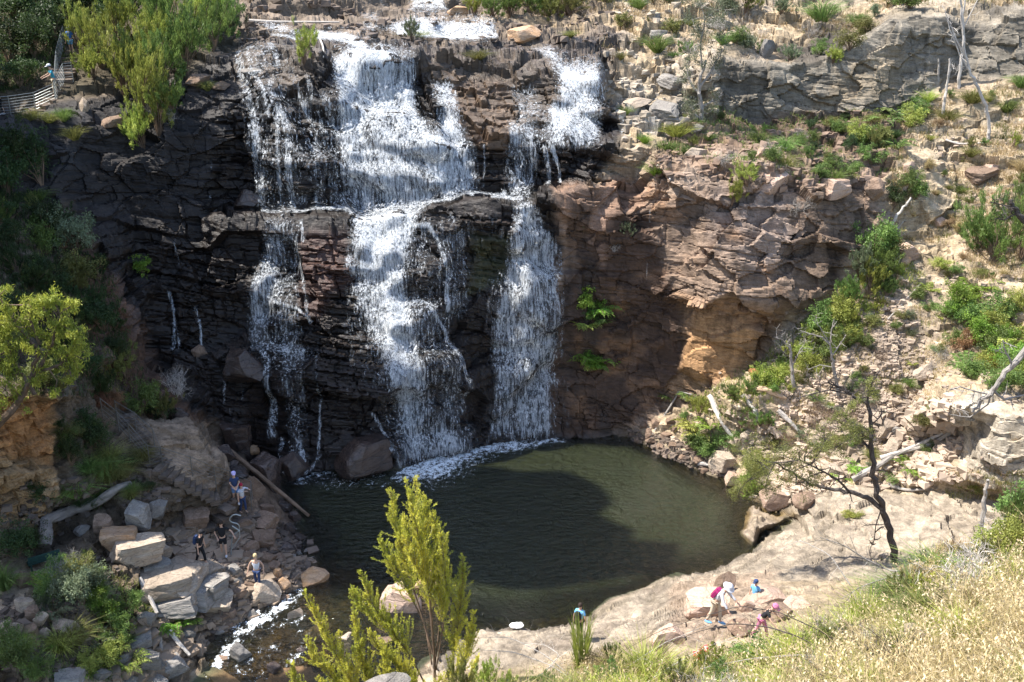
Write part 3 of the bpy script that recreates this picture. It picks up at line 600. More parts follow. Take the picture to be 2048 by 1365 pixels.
# ---------------------------------------------------------------- pool and stream
def poolmat():
    m,n,b=nodes('pool_water'); n.nodes.remove(b); at=N(n,'ShaderNodeAttribute',attribute_name='foam')
    tp=N(n,'ShaderNodeBsdfTransparent'); tp.inputs[0].default_value=(.55,.55,.38,1)
    gl=N(n,'ShaderNodeBsdfGlossy'); gl.inputs['Roughness'].default_value=.05; gl.inputs[0].default_value=(1,1,1,1)
    fr=N(n,'ShaderNodeFresnel'); fr.inputs[0].default_value=1.42
    df=N(n,'ShaderNodeBsdfDiffuse'); df.inputs[0].default_value=(.034,.040,.019,1)
    v=mapped(n,(1,1.7,1)); bp=N(n,'ShaderNodeBump'); bp.inputs['Strength'].default_value=1.0; bp.inputs['Distance'].default_value=.7
    h=math_(n,'ADD',noise(n,2.3,4,.55,v),math_(n,'MULTIPLY',noise(n,.6,2,.5,v),.8)); n.links.new(h,bp.inputs['Height'])
    n.links.new(bp.outputs[0],df.inputs['Normal']); n.links.new(bp.outputs[0],gl.inputs['Normal']); n.links.new(bp.outputs[0],fr.inputs['Normal'])
    m1=N(n,'ShaderNodeMixShader'); dp=N(n,'ShaderNodeAttribute',attribute_name='deep'); n.links.new(math_(n,'MULTIPLY_ADD',dp.outputs['Fac'],.72,.06),m1.inputs[0]); n.links.new(tp.outputs[0],m1.inputs[1]); n.links.new(df.outputs[0],m1.inputs[2])
    m2=N(n,'ShaderNodeMixShader'); n.links.new(fr.outputs[0],m2.inputs[0]); n.links.new(m1.outputs[0],m2.inputs[1]); n.links.new(gl.outputs[0],m2.inputs[2])
    fm=N(n,'ShaderNodeBsdfDiffuse'); fm.inputs[0].default_value=(.85,.9,.93,1)
    f=math_(n,'ADD',math_(n,'MULTIPLY',noise(n,3.2,6,.75,mapped(n,(1,1,1))),.6),math_(n,'MULTIPLY',noise(n,14,3,.85,mapped(n,(1,1,1))),.45))
    f=math_(n,'MULTIPLY_ADD',math_(n,'SUBTRACT',f,.525),3.2,.5); thr=math_(n,'SUBTRACT',1.0,at.outputs['Fac'])
    mr=N(n,'ShaderNodeMapRange',interpolation_type='SMOOTHSTEP'); n.links.new(f,mr.inputs[0]); n.links.new(math_(n,'SUBTRACT',thr,.12),mr.inputs[1]); n.links.new(math_(n,'ADD',thr,.12),mr.inputs[2])
    g=N(n,'ShaderNodeMapRange'); n.links.new(at.outputs['Fac'],g.inputs[0]); g.inputs[1].default_value=.02; g.inputs[2].default_value=.15
    m3=N(n,'ShaderNodeMixShader'); n.links.new(math_(n,'MULTIPLY',mr.outputs[0],g.outputs[0]),m3.inputs[0]); n.links.new(m2.outputs[0],m3.inputs[1]); n.links.new(fm.outputs[0],m3.inputs[2])
    n.links.new(m3.outputs[0],n.nodes['Material Output'].inputs[0]); return m
zs=np.clip((GY-1200)/170,0,1)**1.2*-.9*sm(760,560,GX)         # the stream falls away at the lower left
ta=(zs-CAMZ)/rc; PWt=np.stack([ra*ta,rb*ta,CAMZ+rc*ta],-1)
foam=np.zeros(GX.shape)
for p,d in [([(780,930),(860,905),(960,880),(1110,866),(1130,880),(1060,900),(980,915),(930,935),(870,965),(810,965),(790,950)],.56),([(830,940),(960,905),(1020,905),(960,945),(870,985),(820,970)],.30),([(560,960),(640,935),(670,950),(600,975)],.55),([(600,955),(760,945),(800,960),(640,990)],.28)]:
    foam=np.maximum(foam,pmask(p,20)*d)
for p,wd,d in [([(600,1180),(560,1215),(520,1240),(480,1270),(440,1320),(400,1365),(380,1460)],14,.44),([(600,1270),(560,1290),(500,1320),(460,1365)],9,.34),([(640,1220),(600,1240),(540,1260)],10,.38),([(520,1200),(500,1240),(460,1262)],8,.36),([(620,1300),(560,1330),(480,1400)],8,.34)]:
    foam=np.maximum(foam,strokem(p,wd)*d)
foam=np.maximum(foam,.10*pmask([(600,1180),(660,1250),(600,1330),(500,1400),(380,1400),(420,1290),(540,1220)],14))
foam=foam*np.where(GY>1170,np.clip(.85+1.3*fbm(PWt,(1.1,1.1,1.1),981,4),.25,1.25),1)
foam=np.where(GY>1170,blur(foam,2),foam)
pm=pmask(POOLP,3,False)
wm=polysd(POOLP,cx,cy)>-34
o=submesh('pool_water',PWt,gridfaces(wm),poolmat(),{'foam':(foam,'FLOAT'),'deep':(sm(.25,1.3,zs-blur(P3[...,2],4)),'FLOAT')},True); tag(o,'dark green plunge pool with rippled surface and its outflow stream','water',kind='structure')
#@@END_WATER
# ================================================================ things
UP=np.array([0,0,1.])
G_LABEL={}                      # group -> list of (object, description)
def reg_thing(o,desc,cat,group,plural=None):
    """label now, told apart later by what it looks like or by its order from the left"""
    o['category']=cat; o['group']=group; G_LABEL.setdefault((group,desc,plural or group),[]).append(o)
ORD=['leftmost','second from the left','third from the left','fourth from the left','fifth from the left','sixth from the left','seventh from the left','eighth from the left']
def finish_labels():
    for (group,desc,plural),L in G_LABEL.items():
        L.sort(key=lambda o:proj(np.array(o.location))[0])
        if len(L)==1: L[0]['label']=desc; continue
        n=len(L)
        for i,o in enumerate(L):
            if n>16: o['label']=desc; continue
            if i<8 and i<=(n-1)/2: w_=ORD[i]
            elif n-1-i<8: w_=ORD[n-1-i].replace('left','right')
            else: w_=ORD[i]
            o['label']=f"{desc}, {w_}"
def gpts(px,py):
    i=np.clip((py-gy[0])/SYS,0,NYn-2); j=np.clip((px-gx[0])/SX,0,NX-2); return P3[i.astype(int),j.astype(int)]
# ---------------------------------------------------------------- foliage prototypes, one metre tall
ML=dict(
 yg=leafmat('leaf_yellow_green',(.24,.29,.06),(.48,.50,.12)), gr=leafmat('leaf_green',(.10,.155,.04),(.23,.31,.08)),
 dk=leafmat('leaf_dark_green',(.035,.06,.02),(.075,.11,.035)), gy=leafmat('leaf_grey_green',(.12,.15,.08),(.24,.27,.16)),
 br=leafmat('leaf_bright',(.13,.23,.03),(.28,.40,.06)), ol=leafmat('leaf_olive',(.14,.15,.045),(.28,.27,.08)),
 st=leafmat('dry_straw',(.30,.22,.11),(.50,.38,.21)), sd=leafmat('seed_heads',(.50,.36,.22),(.66,.52,.36)), yb=leafmat('leaf_fresh_yellow',(.24,.29,.045),(.46,.47,.08)),
 rd=leafmat('leaf_rusty',(.24,.13,.07),(.38,.21,.11)))
bark_grey=plain('bark_grey',(.27,.245,.22),var=.35,sc=9,bump=.6); bark_dark=plain('bark_dark',(.06,.05,.045),var=.5,sc=14,bump=.8)
bark_brown=plain('bark_brown',(.16,.11,.075),var=.4,sc=8,bump=.7); bark_white=plain('bark_white',(.44,.40,.36),var=.3,sc=7,bump=.6)
TW=dict(grey=bark_grey,dark=bark_dark,brown=bark_brown,white=bark_white)
def twigs(mb,p,d,L,r,depth,m=0,spread=.7,droop=0,kids=3,tips=None,up=.2):
    n=4; pts=[p]; q=p.copy(); dd=d.copy()
    for i in range(n):
        dd=dd+rng.normal(size=3)*.16+UP*up*.12-UP*droop*.25; dd/=np.linalg.norm(dd); q=q+dd*L/n; pts.append(q.copy())
    mb.tube(pts,np.linspace(r,r*.5,n+1),k=5 if r>.02 else 3,m=m,cap=False)
    if tips is not None: tips.append((pts[-1],dd))
    if depth<=0: return
    for k in range(kids):
        i=rng.integers(1,n+1); e=dd*.6+rng.normal(size=3)*spread; e[2]+=up; e/=np.linalg.norm(e)
        twigs(mb,pts[i],e,L*rng.uniform(.5,.75),r*.55,depth-1,m,spread,droop,kids,tips,up)
PROTO={}
def proto(kind,v,mat,tw='grey'):
    key=(kind,v,mat,tw)
    if key in PROTO: return PROTO[key]
    mb=MB()
    if kind in('fine','leafy','broad','feather'):
        nc={'fine':70,'leafy':55,'broad':32,'feather':60}[kind]; nl={'fine':62,'leafy':60,'broad':26,'feather':80}[kind]
        lobes=[np.array([rng.uniform(-.25,.25),rng.uniform(-.25,.25),rng.uniform(.35,.72)]) for _ in range(4)]
        cs=[]
        while len(cs)<nc:
            l=lobes[rng.integers(4)]; c=l+rng.normal(size=3)*np.array([.15,.15,.15])
            if c[2]>.05: cs.append(c)
        C=np.repeat(np.array(cs),nl,0); sg={'fine':.045,'leafy':.055,'broad':.07,'feather':.05}[kind]
        out=C-np.array([0,0,.35]); out/=np.linalg.norm(out,axis=1)[:,None]+1e-6
        if kind in('fine','feather'): # upright sprays
            s_=rng.uniform(-1,1,(len(C),1)); P=C+(out*.4+UP*.6)*s_*.08+rng.normal(size=C.shape)*.022; D=out*.5+UP*.7+rng.normal(size=C.shape)*.35
            L=rng.uniform(.035,.08,len(C)); W=L*(.26 if kind=='fine' else .17)
        else:
            P=C+rng.normal(size=C.shape)*sg; D=rng.normal(size=C.shape)+out*.3; L=rng.uniform(.035,.065,len(C))*(2.0 if kind=='broad' else 1); W=L*.5
        mb.leaves(P,D,L,W,0)
        for k in range(0,nc,3):
            c=np.array(cs[k]); mid=c*np.array([.35,.35,.5])+rng.normal(size=3)*.03; mb.tube([np.array([0,0,-.05]),mid,c],[.014,.009,.003],3,1,False)
    elif kind=='fern':
        for k in range(22):
            a=rng.uniform(0,6.283); L=rng.uniform(.6,1.1); d=np.array([math.cos(a),math.sin(a),0]); e=rng.uniform(.7,1.5)
            t=np.linspace(0,1,30)[:,None]; P=d*t*L*.85+UP*(t*e-t*t*e*.75)*L; sd=np.cross(d,UP)
            for s in(-1,1):
                wl=.17*np.sin(np.pi*np.clip(t,.06,.97)**.75)*L; D=sd*s+d*.35-UP*.15+rng.normal(size=P.shape)*.1
                mb.leaves(P+D*wl*.5,D,wl[:,0],.034,0)
            mb.tube(P[::7],.006,3,1,False)
    elif kind=='tuss':
        n=340; a=rng.uniform(0,6.283,n); r=rng.uniform(.1,1,n); D=np.stack([np.cos(a)*r,np.sin(a)*r,np.full(n,1.)],1); Bp=np.stack([np.cos(a)*.14*r,np.sin(a)*.14*r,a*0],1)
        mb.blades(Bp,D,rng.uniform(.6,1.2,n),rng.uniform(.010,.02,n),rng.uniform(.3,1.2))
    elif kind=='reed':
        n=420; a=rng.uniform(0,6.283,n); r=rng.uniform(0,.3,n); z=rng.uniform(0,.6,n); Bp=np.stack([np.cos(a)*.10*(.4+z),np.sin(a)*.10*(.4+z),z],1); D=np.stack([np.cos(a)*r,np.sin(a)*r,np.full(n,1.)],1)
        mb.blades(Bp,D,rng.uniform(.2,.42,n),.009,.2)
    elif kind=='twig':
        for k in range(7):
            a=rng.uniform(0,6.283); twigs(mb,np.zeros(3),np.array([math.cos(a)*.7,math.sin(a)*.7,.9]),.5,.013,3,0,.8,0,4)
    me=mb.mesh(f'{kind}_plant',[TW[tw],TW[tw]] if kind=='twig' else [ML[mat],TW['brown']]); PROTO[key]=me; return me
def plant(name,kind,mat,px,py,h,w=None,desc='',cat='shrub',group='',sink=.04,P=None,plural=None):
    """plant whose foot is at (px,py) on the land; h, w in pixels of the photo"""
    p=gnd(px,py) if P is None else np.array(P); s=scale_at(p); me=proto(kind,int(rng.integers(3)),mat)
    o=bpy.data.objects.new(name,me); link(o); H=h*s*1.22; Wd=(w or h)*s*1.25
    o.location=(p[0],p[1],p[2]-sink*H); o.scale=(Wd*.95,Wd*.95,H); o.rotation_euler=(rng.uniform(-.08,.08),rng.uniform(-.08,.08),rng.uniform(0,6.28))
    reg_thing(o,desc,cat,group,plural); return o
# ---------------------------------------------------------------- boulders
MR=dict(brown=rockmat('boulder_brown',(.17,.115,.08),(.27,.19,.14),.25), pale=rockmat('boulder_pale',(.26,.205,.155),(.38,.31,.24),.15), orange=rockmat('boulder_orange',(.42,.25,.13),(.50,.35,.24)),
 pink=rockmat('boulder_pink',(.38,.26,.19),(.46,.34,.27)), grey=rockmat('boulder_grey',(.18,.165,.15),(.28,.255,.225),.3), wet=rockmat('boulder_wet',(.045,.035,.032),(.08,.055,.045),0,.3,True))
def rock_mesh(v,seed,cuts=11,flat=0,box=0):
    rs=np.random.default_rng(seed); bm=bmesh.new(); bmesh.ops.create_icosphere(bm,subdivisions=4,radius=1); V=np.array([x.co for x in bm.verts])
    if box:
        V*=1.25
        for ax in np.vstack([np.eye(3),-np.eye(3)]):
            n=ax+rs.normal(size=3)*.13; n/=np.linalg.norm(n); d=rs.uniform(.62,.8); k=V@n; m=k>d; V[m]-=n*(k[m]-d)[:,None]
    for _ in range(cuts):
        n=rs.normal(size=3); n/=np.linalg.norm(n); d=rs.uniform(.38,.74) if not box else rs.uniform(.7,.95); k=V@n; m=k>d; V[m]-=n*(k[m]-d)[:,None]*.96
    if flat: V[:,2]=np.clip(V[:,2],-.5,.5)
    V=V/np.abs(V).max(0); V+=V*(.04*fbm(V+seed,1.5,seed,4)+.03*fbm(V+seed,5,seed+5,4)-(.035 if box else .015)*sm(.0,.25,fbm(V*np.array([1,1,5.])+seed,.9,seed+8,3)))[:,None]*1.4
    for x,c in zip(bm.verts,V): x.co=c
    me=bpy.data.meshes.new('boulder'); bm.to_mesh(me); bm.free(); me.polygons.foreach_set('use_smooth',[False]*len(me.polygons)); return me
ROCKS=[rock_mesh(i,200+i,rng.integers(14,24),i%3==0) for i in range(9)]+[rock_mesh(i,230+i,8,0,1) for i in range(5)]
RM={}
def boulder(px,py,w,h,mat,desc,group,name='boulder',tilt=.25,P=None,depth=None,plural=None,box=None):
    """boulder centred at (px,py) in the photo, w by h pixels, resting in the land"""
    p=gnd(px,py+h*.35) if P is None else np.array(P,float); s=scale_at(p); W=w*s/2; H=max(h*s/2*1.05,.05); v=int(rng.integers(len(ROCKS))) if not box else 9+int(rng.integers(5)); k=(v,mat)
    if k not in RM: RM[k]=ROCKS[v].copy(); RM[k].materials.append(MR[mat])
    o=bpy.data.objects.new(name,RM[k]); link(o); o.scale=(W*1.06,(depth*s/2 if depth else W*.85),H); o.location=(p[0],p[1]+W*.15,p[2]+H*.42)
    o.rotation_euler=(rng.uniform(-tilt,tilt),rng.uniform(-tilt,tilt),rng.uniform(-.7,.7)+(math.pi if rng.random()<.5 else 0)); reg_thing(o,desc,'boulder',group,plural); return o
D1='brown boulder in the heap between the paved landing and the pool'
for q in [(499,1093,40,34),(532,1116,38,30),(494,1117,27,24),(529,1043,66,46),(492,1042,32,32),(535,1020,30,30),(526,1073,58,28),(567,1106,27,36),(478,1077,26,26),(548,1090,24,20),(515,1100,22,20),(549,1062,30,22),(508,1132,30,26),(545,1135,26,22)]:
    boulder(*q,'brown',D1,'brown boulders beside the paved landing')
for q in [(581,1084,44,28),(581,1049,26,24),(602,1065,24,18),(590,1030,24,20),(570,1010,30,26),(600,1085,16,12)]: boulder(*q,'wet','dark wet boulder at the pool edge below the fallen log','dark boulders at the pool edge')
for q in [(603,1094,14,14),(617,1093,13,12),(591,1102,12,9),(625,1107,20,12),(680,1103,28,20),(684,1125,26,20),(597,1048,14,12)]: boulder(*q,'grey','small pale stone standing in the shallow left side of the pool','small stones in the shallow pool')
boulder(625,1147,74,48,'orange','large orange angular boulder with a flat top at the stream mouth','boulders at the stream mouth')
boulder(567,1162,34,40,'orange','tall orange boulder left of the flat orange one at the stream mouth','boulders at the stream mouth')
boulder(556,1147,20,30,'orange','small pointed orange boulder behind the tall orange one','boulders at the stream mouth')
boulder(523,1182,72,42,'pale','pale flat slab that the person in the white vest stands on','boulders at the stream mouth',tilt=.08)
boulder(560,1202,76,42,'brown','long brown slab sloping to the stream beside the pale flat slab','boulders at the stream mouth')
boulder(598,1220,42,62,'pale','pale upright boulder at the head of the rapids','boulders at the stream mouth')
boulder(632,1258,58,46,'pink','pink blocky boulder right of the pale upright one','boulders at the stream mouth')
boulder(693,1272,48,38,'pale','pale boulder in the stream behind the small leafy sprigs','boulders at the stream mouth')
boulder(734,1277,38,28,'brown','rounded brown boulder in the row closing off the pool','boulders at the stream mouth')
boulder(765,1290,46,32,'brown','last rounded brown boulder of the row before the conifer','boulders at the stream mouth')
boulder(808,1205,90,84,'pink','big pale pink boulder in the pool behind the conifer','boulders in the pool')
boulder(862,1160,66,62,'orange','orange boulder seen through the conifer branches','boulders in the pool'); boulder(908,1140,42,44,'pink','pink boulder sticking out right of the conifer','boulders in the pool')
boulder(480,1302,38,54,'grey','grey egg shaped boulder standing in the white rapids','boulders in the rapids'); boulder(547,1340,28,20,'wet','dark stone in the rapids near the photo bottom','boulders in the rapids'); boulder(605,1303,24,18,'wet','dark stone in the rapids beside the leafy sprigs','boulders in the rapids'); boulder(451,1316,30,18,'brown','brown stone touching the left side of the egg shaped boulder','boulders in the rapids')
for q in [(462,1224,28,26),(505,1226,32,26),(480,1248,28,18),(507,1243,26,20),(457,1247,24,20),(477,1187,34,24),(468,1142,30,24),(500,1166,32,20),(473,1165,30,22),(445,1235,24,20),(520,1262,22,14),(495,1262,22,14),(440,1262,20,14),(430,1180,26,22),(445,1200,30,24)]:
    boulder(*q,'brown' if rng.random()<.6 else 'grey','blocky stone in the pile between the pale ledges and the rapids','blocky stones beside the rapids')
for q in [(504,892,38,24,'orange','rusty orange boulder at the foot of the falls above the log'),(465,928,32,24,'wet','dark boulder left of the rusty one at the falls foot'),(474,944,46,24,'wet','low dark boulder above the stair railing'),(534,934,76,80,'wet','big dark wet boulder under the falls behind the log'),(502,966,64,58,'brown','round brown boulder behind the two people on the landing'),(452,905,40,30,'wet','dark boulder in the gully left of the log'),(478,870,60,90,'wet','dark craggy outcrop with a trickle at the left of the falls'),(590,925,60,70,'wet','dark wet boulder where the left falls meet the pool'),(730,900,120,110,'wet','wide dark wet boulder between the left and centre falls'),(700,940,90,50,'wet','low dark wet rock at the water below the wide boulder'),(490,720,90,80,'wet','sloping blue-black rock under the left falls'),(360,820,46,40,'wet','dark boulder below the pale dead bush'),(400,700,36,34,'brown','brown block lodged beside the small trickle')]:
    boulder(*q[:4],q[4],q[5],'boulders at the foot of the falls')
boulder(268,1118,104,66,'pale','big pale flat-topped block with a sunlit top beside the dead shrub','pale layered blocks',depth=70,tilt=.1,box=1)
boulder(303,1098,62,44,'pale','smaller pale block leaning on the back of the big one','pale layered blocks',tilt=.1,box=1)
for i,q in enumerate([(360,1150,150,60),(385,1180,120,50),(330,1175,110,60),(420,1170,80,50),(400,1135,90,30),(350,1205,110,50),(430,1200,70,36),(310,1140,60,40),(375,1120,60,24)]):
    boulder(*q,'grey' if i%2 else 'pale','pale ledge of the stepped rock sloping towards the rapids','pale layered blocks',tilt=.22,depth=q[2]*.8,box=1)
for q in [(390,1036,54,50,'brown','round dark brown boulder at the top of the paving'),(264,1030,60,52,'grey','large grey boulder under the curved dead log'),(307,1018,48,42,'grey','grey boulder right of the curved dead log'),(160,1054,38,24,'grey','flat grey stone under the middle of the curved log'),(208,1044,40,36,'brown','brown stone between the flat grey stone and the large grey boulder'),(234,1080,74,54,'orange','smooth rust coloured boulder behind the big pale block'),(50,1160,44,46,'brown','brown upright boulder left of the bench'),(128,1256,58,42,'pale','pale boulder beside the dirt path')]:
    boulder(*q[:4],q[4],q[5],'boulders of the left bank')
for q in [(48,1228,38,36),(60,1248,36,28),(77,1256,34,34),(32,1276,28,26),(14,1272,34,50),(56,1276,36,28),(90,1274,28,30),(51,1298,42,34),(8,1304,24,22),(25,1296,22,24),(75,1215,30,24),(95,1245,24,24)]:
    boulder(*q,'brown' if rng.random()<.5 else 'pale','stone in the rough wall edging the dirt path','stones edging the dirt path')
for q in [(288,1240,40,34),(278,1280,58,32),(299,1317,50,52),(347,1325,60,42),(315,1356,74,30),(262,1360,38,26),(133,1360,70,30),(384,1268,30,22),(240,1320,40,26),(200,1352,40,24)]:
    boulder(*q,'grey','grey boulder among the ferns left of the rapids','grey boulders among the ferns')
for q in [(1444,919,50,42,'pale','pale round boulder at the foot of the white log'),(1464,956,36,32,'pink','pinkish boulder at the water below the pale round one'),(1547,998,70,52,'pink','large pink boulder dipping into the water under the slanting tree'),(1607,997,54,42,'brown','brown cracked boulder right of the large pink one'),(1663,946,56,42,'pale','pale cracked boulder behind the black trunked tree'),(1498,873,42,40,'pale','pale block in the greenery right of the white log'),(1792,892,56,32,'pale','pale slab among driftwood right of the black trunk'),(1846,744,56,34,'pale','pale pointed slab on the scree'),(1833,768,30,22,'pale','small pale slab under the pointed one'),(1802,860,34,30,'grey','grey boulder in the gully beside the driftwood'),(1776,858,30,40,'pale','pale upright stone in the gully'),(1764,838,24,18,'grey','grey stone above the upright one in the gully'),(1808,493,50,36,'pink','pink boulder on the slope right of the bushes'),(1812,520,30,24,'orange','rusty stone just below the pink slope boulder'),(1985,613,64,36,'pale','pale overhanging rock beside the green creepers'),(1881,439,30,28,'pink','lone pink stone on the straw slope'),(1814,334,28,30,'pink','upright pink stone above the cliff end'),(1960,345,60,30,'brown','brown outcrop on the upper right slope'),(1985,330,40,26,'pink','pink stone on top of the brown outcrop')]:
    boulder(*q[:4],q[4],q[5],'boulders of the right bank')
for q in [(1536,92,32,44,'grey','upright grey block standing on the grey cliff edge'),(1542,356,76,64,'pink','big pinkish boulder perched on the right cliff'),(1592,345,34,50,'brown','brown boulder right of the big pinkish one on the cliff'),(1530,312,30,26,'pink','small pink boulder above the perched one'),(1672,372,66,50,'pink','rounded pink boulder on the cliff edge further right'),(1740,375,40,50,'brown','brown boulder at the right end of the cliff top'),(1390,303,60,28,'pale','pale flat rock above the orange cliff'),(1387,261,34,22,'grey','small grey rock under the grey-green tree'),(1049,77,66,40,'orange','tan wedge shaped boulder right of the top cascades'),(915,33,42,32,'orange','tan boulder right of the topmost fall'),(1344,161,50,26,'grey','grey slab on the pale outcrop beside the grey-green tree'),(1310,40,24,18,'grey','small grey rock in straw at the top'),(1318,66,36,22,'grey','grey rock left of the upper grey-green tree'),(1335,75,26,24,'pale','pale rock in straw at the top'),(1440,40,50,40,'grey','grey rock above the grey cliff left end'),(1480,70,60,30,'pale','pale ledge rock above the grey cliff'),(1270,200,70,24,'pale','pale slab sloping beside the right cascade'),(1330,215,80,34,'grey','wide grey slab right of the right cascade'),(395,162,50,26,'brown','brown boulder at the cliff edge beside the bushes'),(440,165,40,18,'brown','flat brown rock at the lip left of the falls'),(505,148,50,18,'grey','flat grey rock at the lip between the left trickles'),(168,205,26,38,'pale','pale block on the ledge below the bushes'),(225,235,44,28,'brown','brown block under the hanging bush'),(498,408,56,52,'wet','brown block on the ledge at the left of the middle step')]:
    boulder(*q[:4],q[4],q[5],'rocks on the cliff tops')
for q in [(1300,883,34,20),(1295,865,26,20),(1272,883,16,14),(1367,914,18,14),(1378,900,18,14),(1346,893,16,12),(1310,842,24,20),(1330,870,22,16),(1320,895,18,12),(1285,850,20,14),(1350,860,18,14),(1260,872,18,12),(1395,925,20,14),(1410,940,18,12),(1340,842,18,12)]:
    boulder(*q,'brown','small brown stone on the shadowed shore under the right cliff','stones under the right cliff')
for q in [(1450,1172,60,40,'brown','dark capped rock above the sunhat hiker'),(1487,1207,46,36,'pink','pink rock beside the sunhat hiker'),(1530,1190,120,44,'pink','long slanting pink slab behind the hikers'),(1410,1215,90,70,'pink','broad sloping rock left of the sunhat hiker'),(1555,1230,60,46,'brown','brown rock above the hiker in pink leggings'),(1340,1262,80,50,'pink','pale rock below the sloping one'),(1590,1205,60,34,'pink','pink rock at the right of the hikers'),(1480,1262,60,36,'brown','brown rock between the two hikers')]:
    boulder(*q[:4],q[4],q[5],'rocks around the hikers')
# ---------------------------------------------------------------- scree and pebbles (nobody could count them)
def chunks(name,poly,n,lo,hi,mat,label,thr=-.2,lim=None):
    xs=[p[0] for p in poly]; ys=[p[1] for p in poly]; X=rng.uniform(min(xs),max(xs),n*3); Y=rng.uniform(min(ys),max(ys),n*3)
    P=gpts(X,Y); k=(polysd(poly,X,Y)>0)&(fbm(P,.6,777,3)>thr); X,Y,P=X[k][:n],Y[k][:n],P[k][:n]; m=len(P)
    c=np.array([(a,b,e) for e in(-1,1) for a,b in((-1,-1),(1,-1),(1,1),(-1,1))],float)
    r=(lo+(hi-lo)*rng.random(m)**3)[:,None,None]; V=c[None]*(.5+rng.uniform(0,.5,(m,1,3)))+rng.uniform(-.35,.35,(m,8,3)); V[...,2]*=.6
    a=rng.uniform(0,6.28,m); ca,sa=np.cos(a)[:,None],np.sin(a)[:,None]; V=np.stack([V[...,0]*ca-V[...,1]*sa,V[...,0]*sa+V[...,1]*ca,V[...,2]],-1)*r/2+P[:,None]+np.array([0,0,.02])
    F=np.array([(3,2,1,0),(4,5,6,7),(0,1,5,4),(1,2,6,5),(2,3,7,6),(3,0,4,7)]); Q=(np.arange(m)[:,None,None]*8+F[None]).reshape(-1,4)
    me=npmesh(name,V.reshape(-1,3),[Q],mat); o=bpy.data.objects.new(name,me); link(o); tag(o,label,'scree',kind='stuff'); return o
scr=plain('scree_stone',(.36,.285,.22),var=.35,sc=2.5); scd=plain('dark_gravel',(.13,.10,.08),var=.45,sc=2.5)
chunks('scree',[(1560,700),(1650,620),(1800,600),(1870,700),(1850,860),(1780,950),(1650,900),(1560,860)],6500,.06,.36,scr,'loose pale scree covering the slope right of the pool',-.35)
chunks('rubble',[(1450,880),(1700,820),(1920,800),(1930,960),(1680,985),(1560,990)],2500,.1,.7,scr,'pale rubble along the foot of the right slope',-.3)
chunks('stones',RSLOPE,3000,.05,.35,scr,'scattered pale stones on the right slope',.05)
chunks('gravel',[(440,1000),(620,1060),(640,1150),(600,1200),(440,1290),(400,1200)],1500,.1,.5,scd,'small dark stones filling between the bank boulders',-.4)
chunks('shingle',[(1250,860),(1440,900),(1480,960),(1440,960),(1360,925),(1260,895)],900,.08,.4,scd,'small stones along the shore under the right cliff',-.5)
chunks('pebbles',[(0,900),(300,960),(420,1060),(330,1360),(0,1365)],1400,.06,.45,scd,'small dark stones on the left bank',-.1)
chunks('rubble',[(330,1060),(520,1040),(640,1130),(600,1200),(520,1240),(420,1300),(300,1365),(220,1365),(260,1250),(450,1220)],1600,.15,.7,plain('tan_rubble',(.24,.18,.13),var=.4,sc=2),'broken tan stones packed between the boulders of the left bank',-.3)
chunks('rubble',[(1230,-60),(1420,-20),(1440,110),(1440,250),(1240,290),(1210,130)],420,.15,.7,plain('grey_rubble',(.33,.28,.22),var=.35,sc=2),'broken grey rock on the slope right of the top cascades',-.2)
chunks('rubble',[(1300,290),(1780,240),(1780,350),(1640,390),(1450,360),(1300,370)],900,.1,.6,plain('brown_rubble',(.22,.155,.115),var=.4,sc=2),'broken brown rock on the terrace under the grey cliff',-.2)
chunks('ledge_rubble',[(480,20),(1240,20),(1230,110),(480,120)],700,.1,.7,scd,'dark broken stones on the rock shelves above the falls',-.1)
# ---------------------------------------------------------------- grass (stuff)
def grass(name,poly,n,L,Wd,mats,label,thr=-.1,lean=.5,sc=.5,seed=500,heads=False,P0=None,mi=None):
    xs=[p[0] for p in poly]; ys=[p[1] for p in poly]; X=rng.uniform(min(xs),max(xs),n*3); Y=rng.uniform(min(ys),max(ys),n*3)
    P=gpts(X,Y) if P0 is None else P0(X,Y); k=(polysd(poly,X,Y)>0)&(fbm(P,sc,seed,4)>thr); P=P[k][:n]; m=len(P)
    P=P+np.concatenate([rng.normal(size=(m,2))*.05,np.zeros((m,1))],1)
    a=rng.uniform(0,6.283,m); r=rng.uniform(0,lean,m); D=np.stack([np.cos(a)*r,np.sin(a)*r,np.ones(m)],1); mb=MB(); LL=rng.uniform(.5,1.2,m)*L
    g=(fbm(P,.9,seed+9,3)+rng.normal(size=m)*.15)>(.0 if mi is None else mi)
    for j,s_ in enumerate((~g,g)):
        if s_.any(): mb.blades(P[s_],D[s_],LL[s_],Wd,.7,j if len(mats)>1 else 0)
    if heads:
        s_=rng.random(m)<heads; Q=P[s_]; Dq=D[s_]/np.linalg.norm(D[s_],axis=1)[:,None]; l=LL[s_][:,None]
        h=Dq.copy(); h[:,2]=0; h/=np.linalg.norm(h,axis=1)[:,None]+1e-6
        for t in np.linspace(.72,1.02,6):
            C=Q+Dq*l*np.minimum(t,.55)+(Dq*l*.45+h*l*.25-UP*l*.25)*max(0,(t-.55)/.45); mb.leaves(C+rng.normal(size=C.shape)*.012,Dq+rng.normal(size=C.shape)*.6,Wd*5,Wd*2.2,2 if len(mats)>2 else 0)
    o=mb.build(name,mats); tag(o,label,'grass',kind='stuff'); return o
g=grass
g('dry_grass',[(1230,-100),(2060,-100),(2060,20),(1780,20),(1700,70),(1600,60),(1440,110),(1240,120),(1060,60),(1100,20)],10000,.42,.03,[ML['st'],ML['ol']],'straw coloured dry grass on the top right terraces',.02,mi=.25)
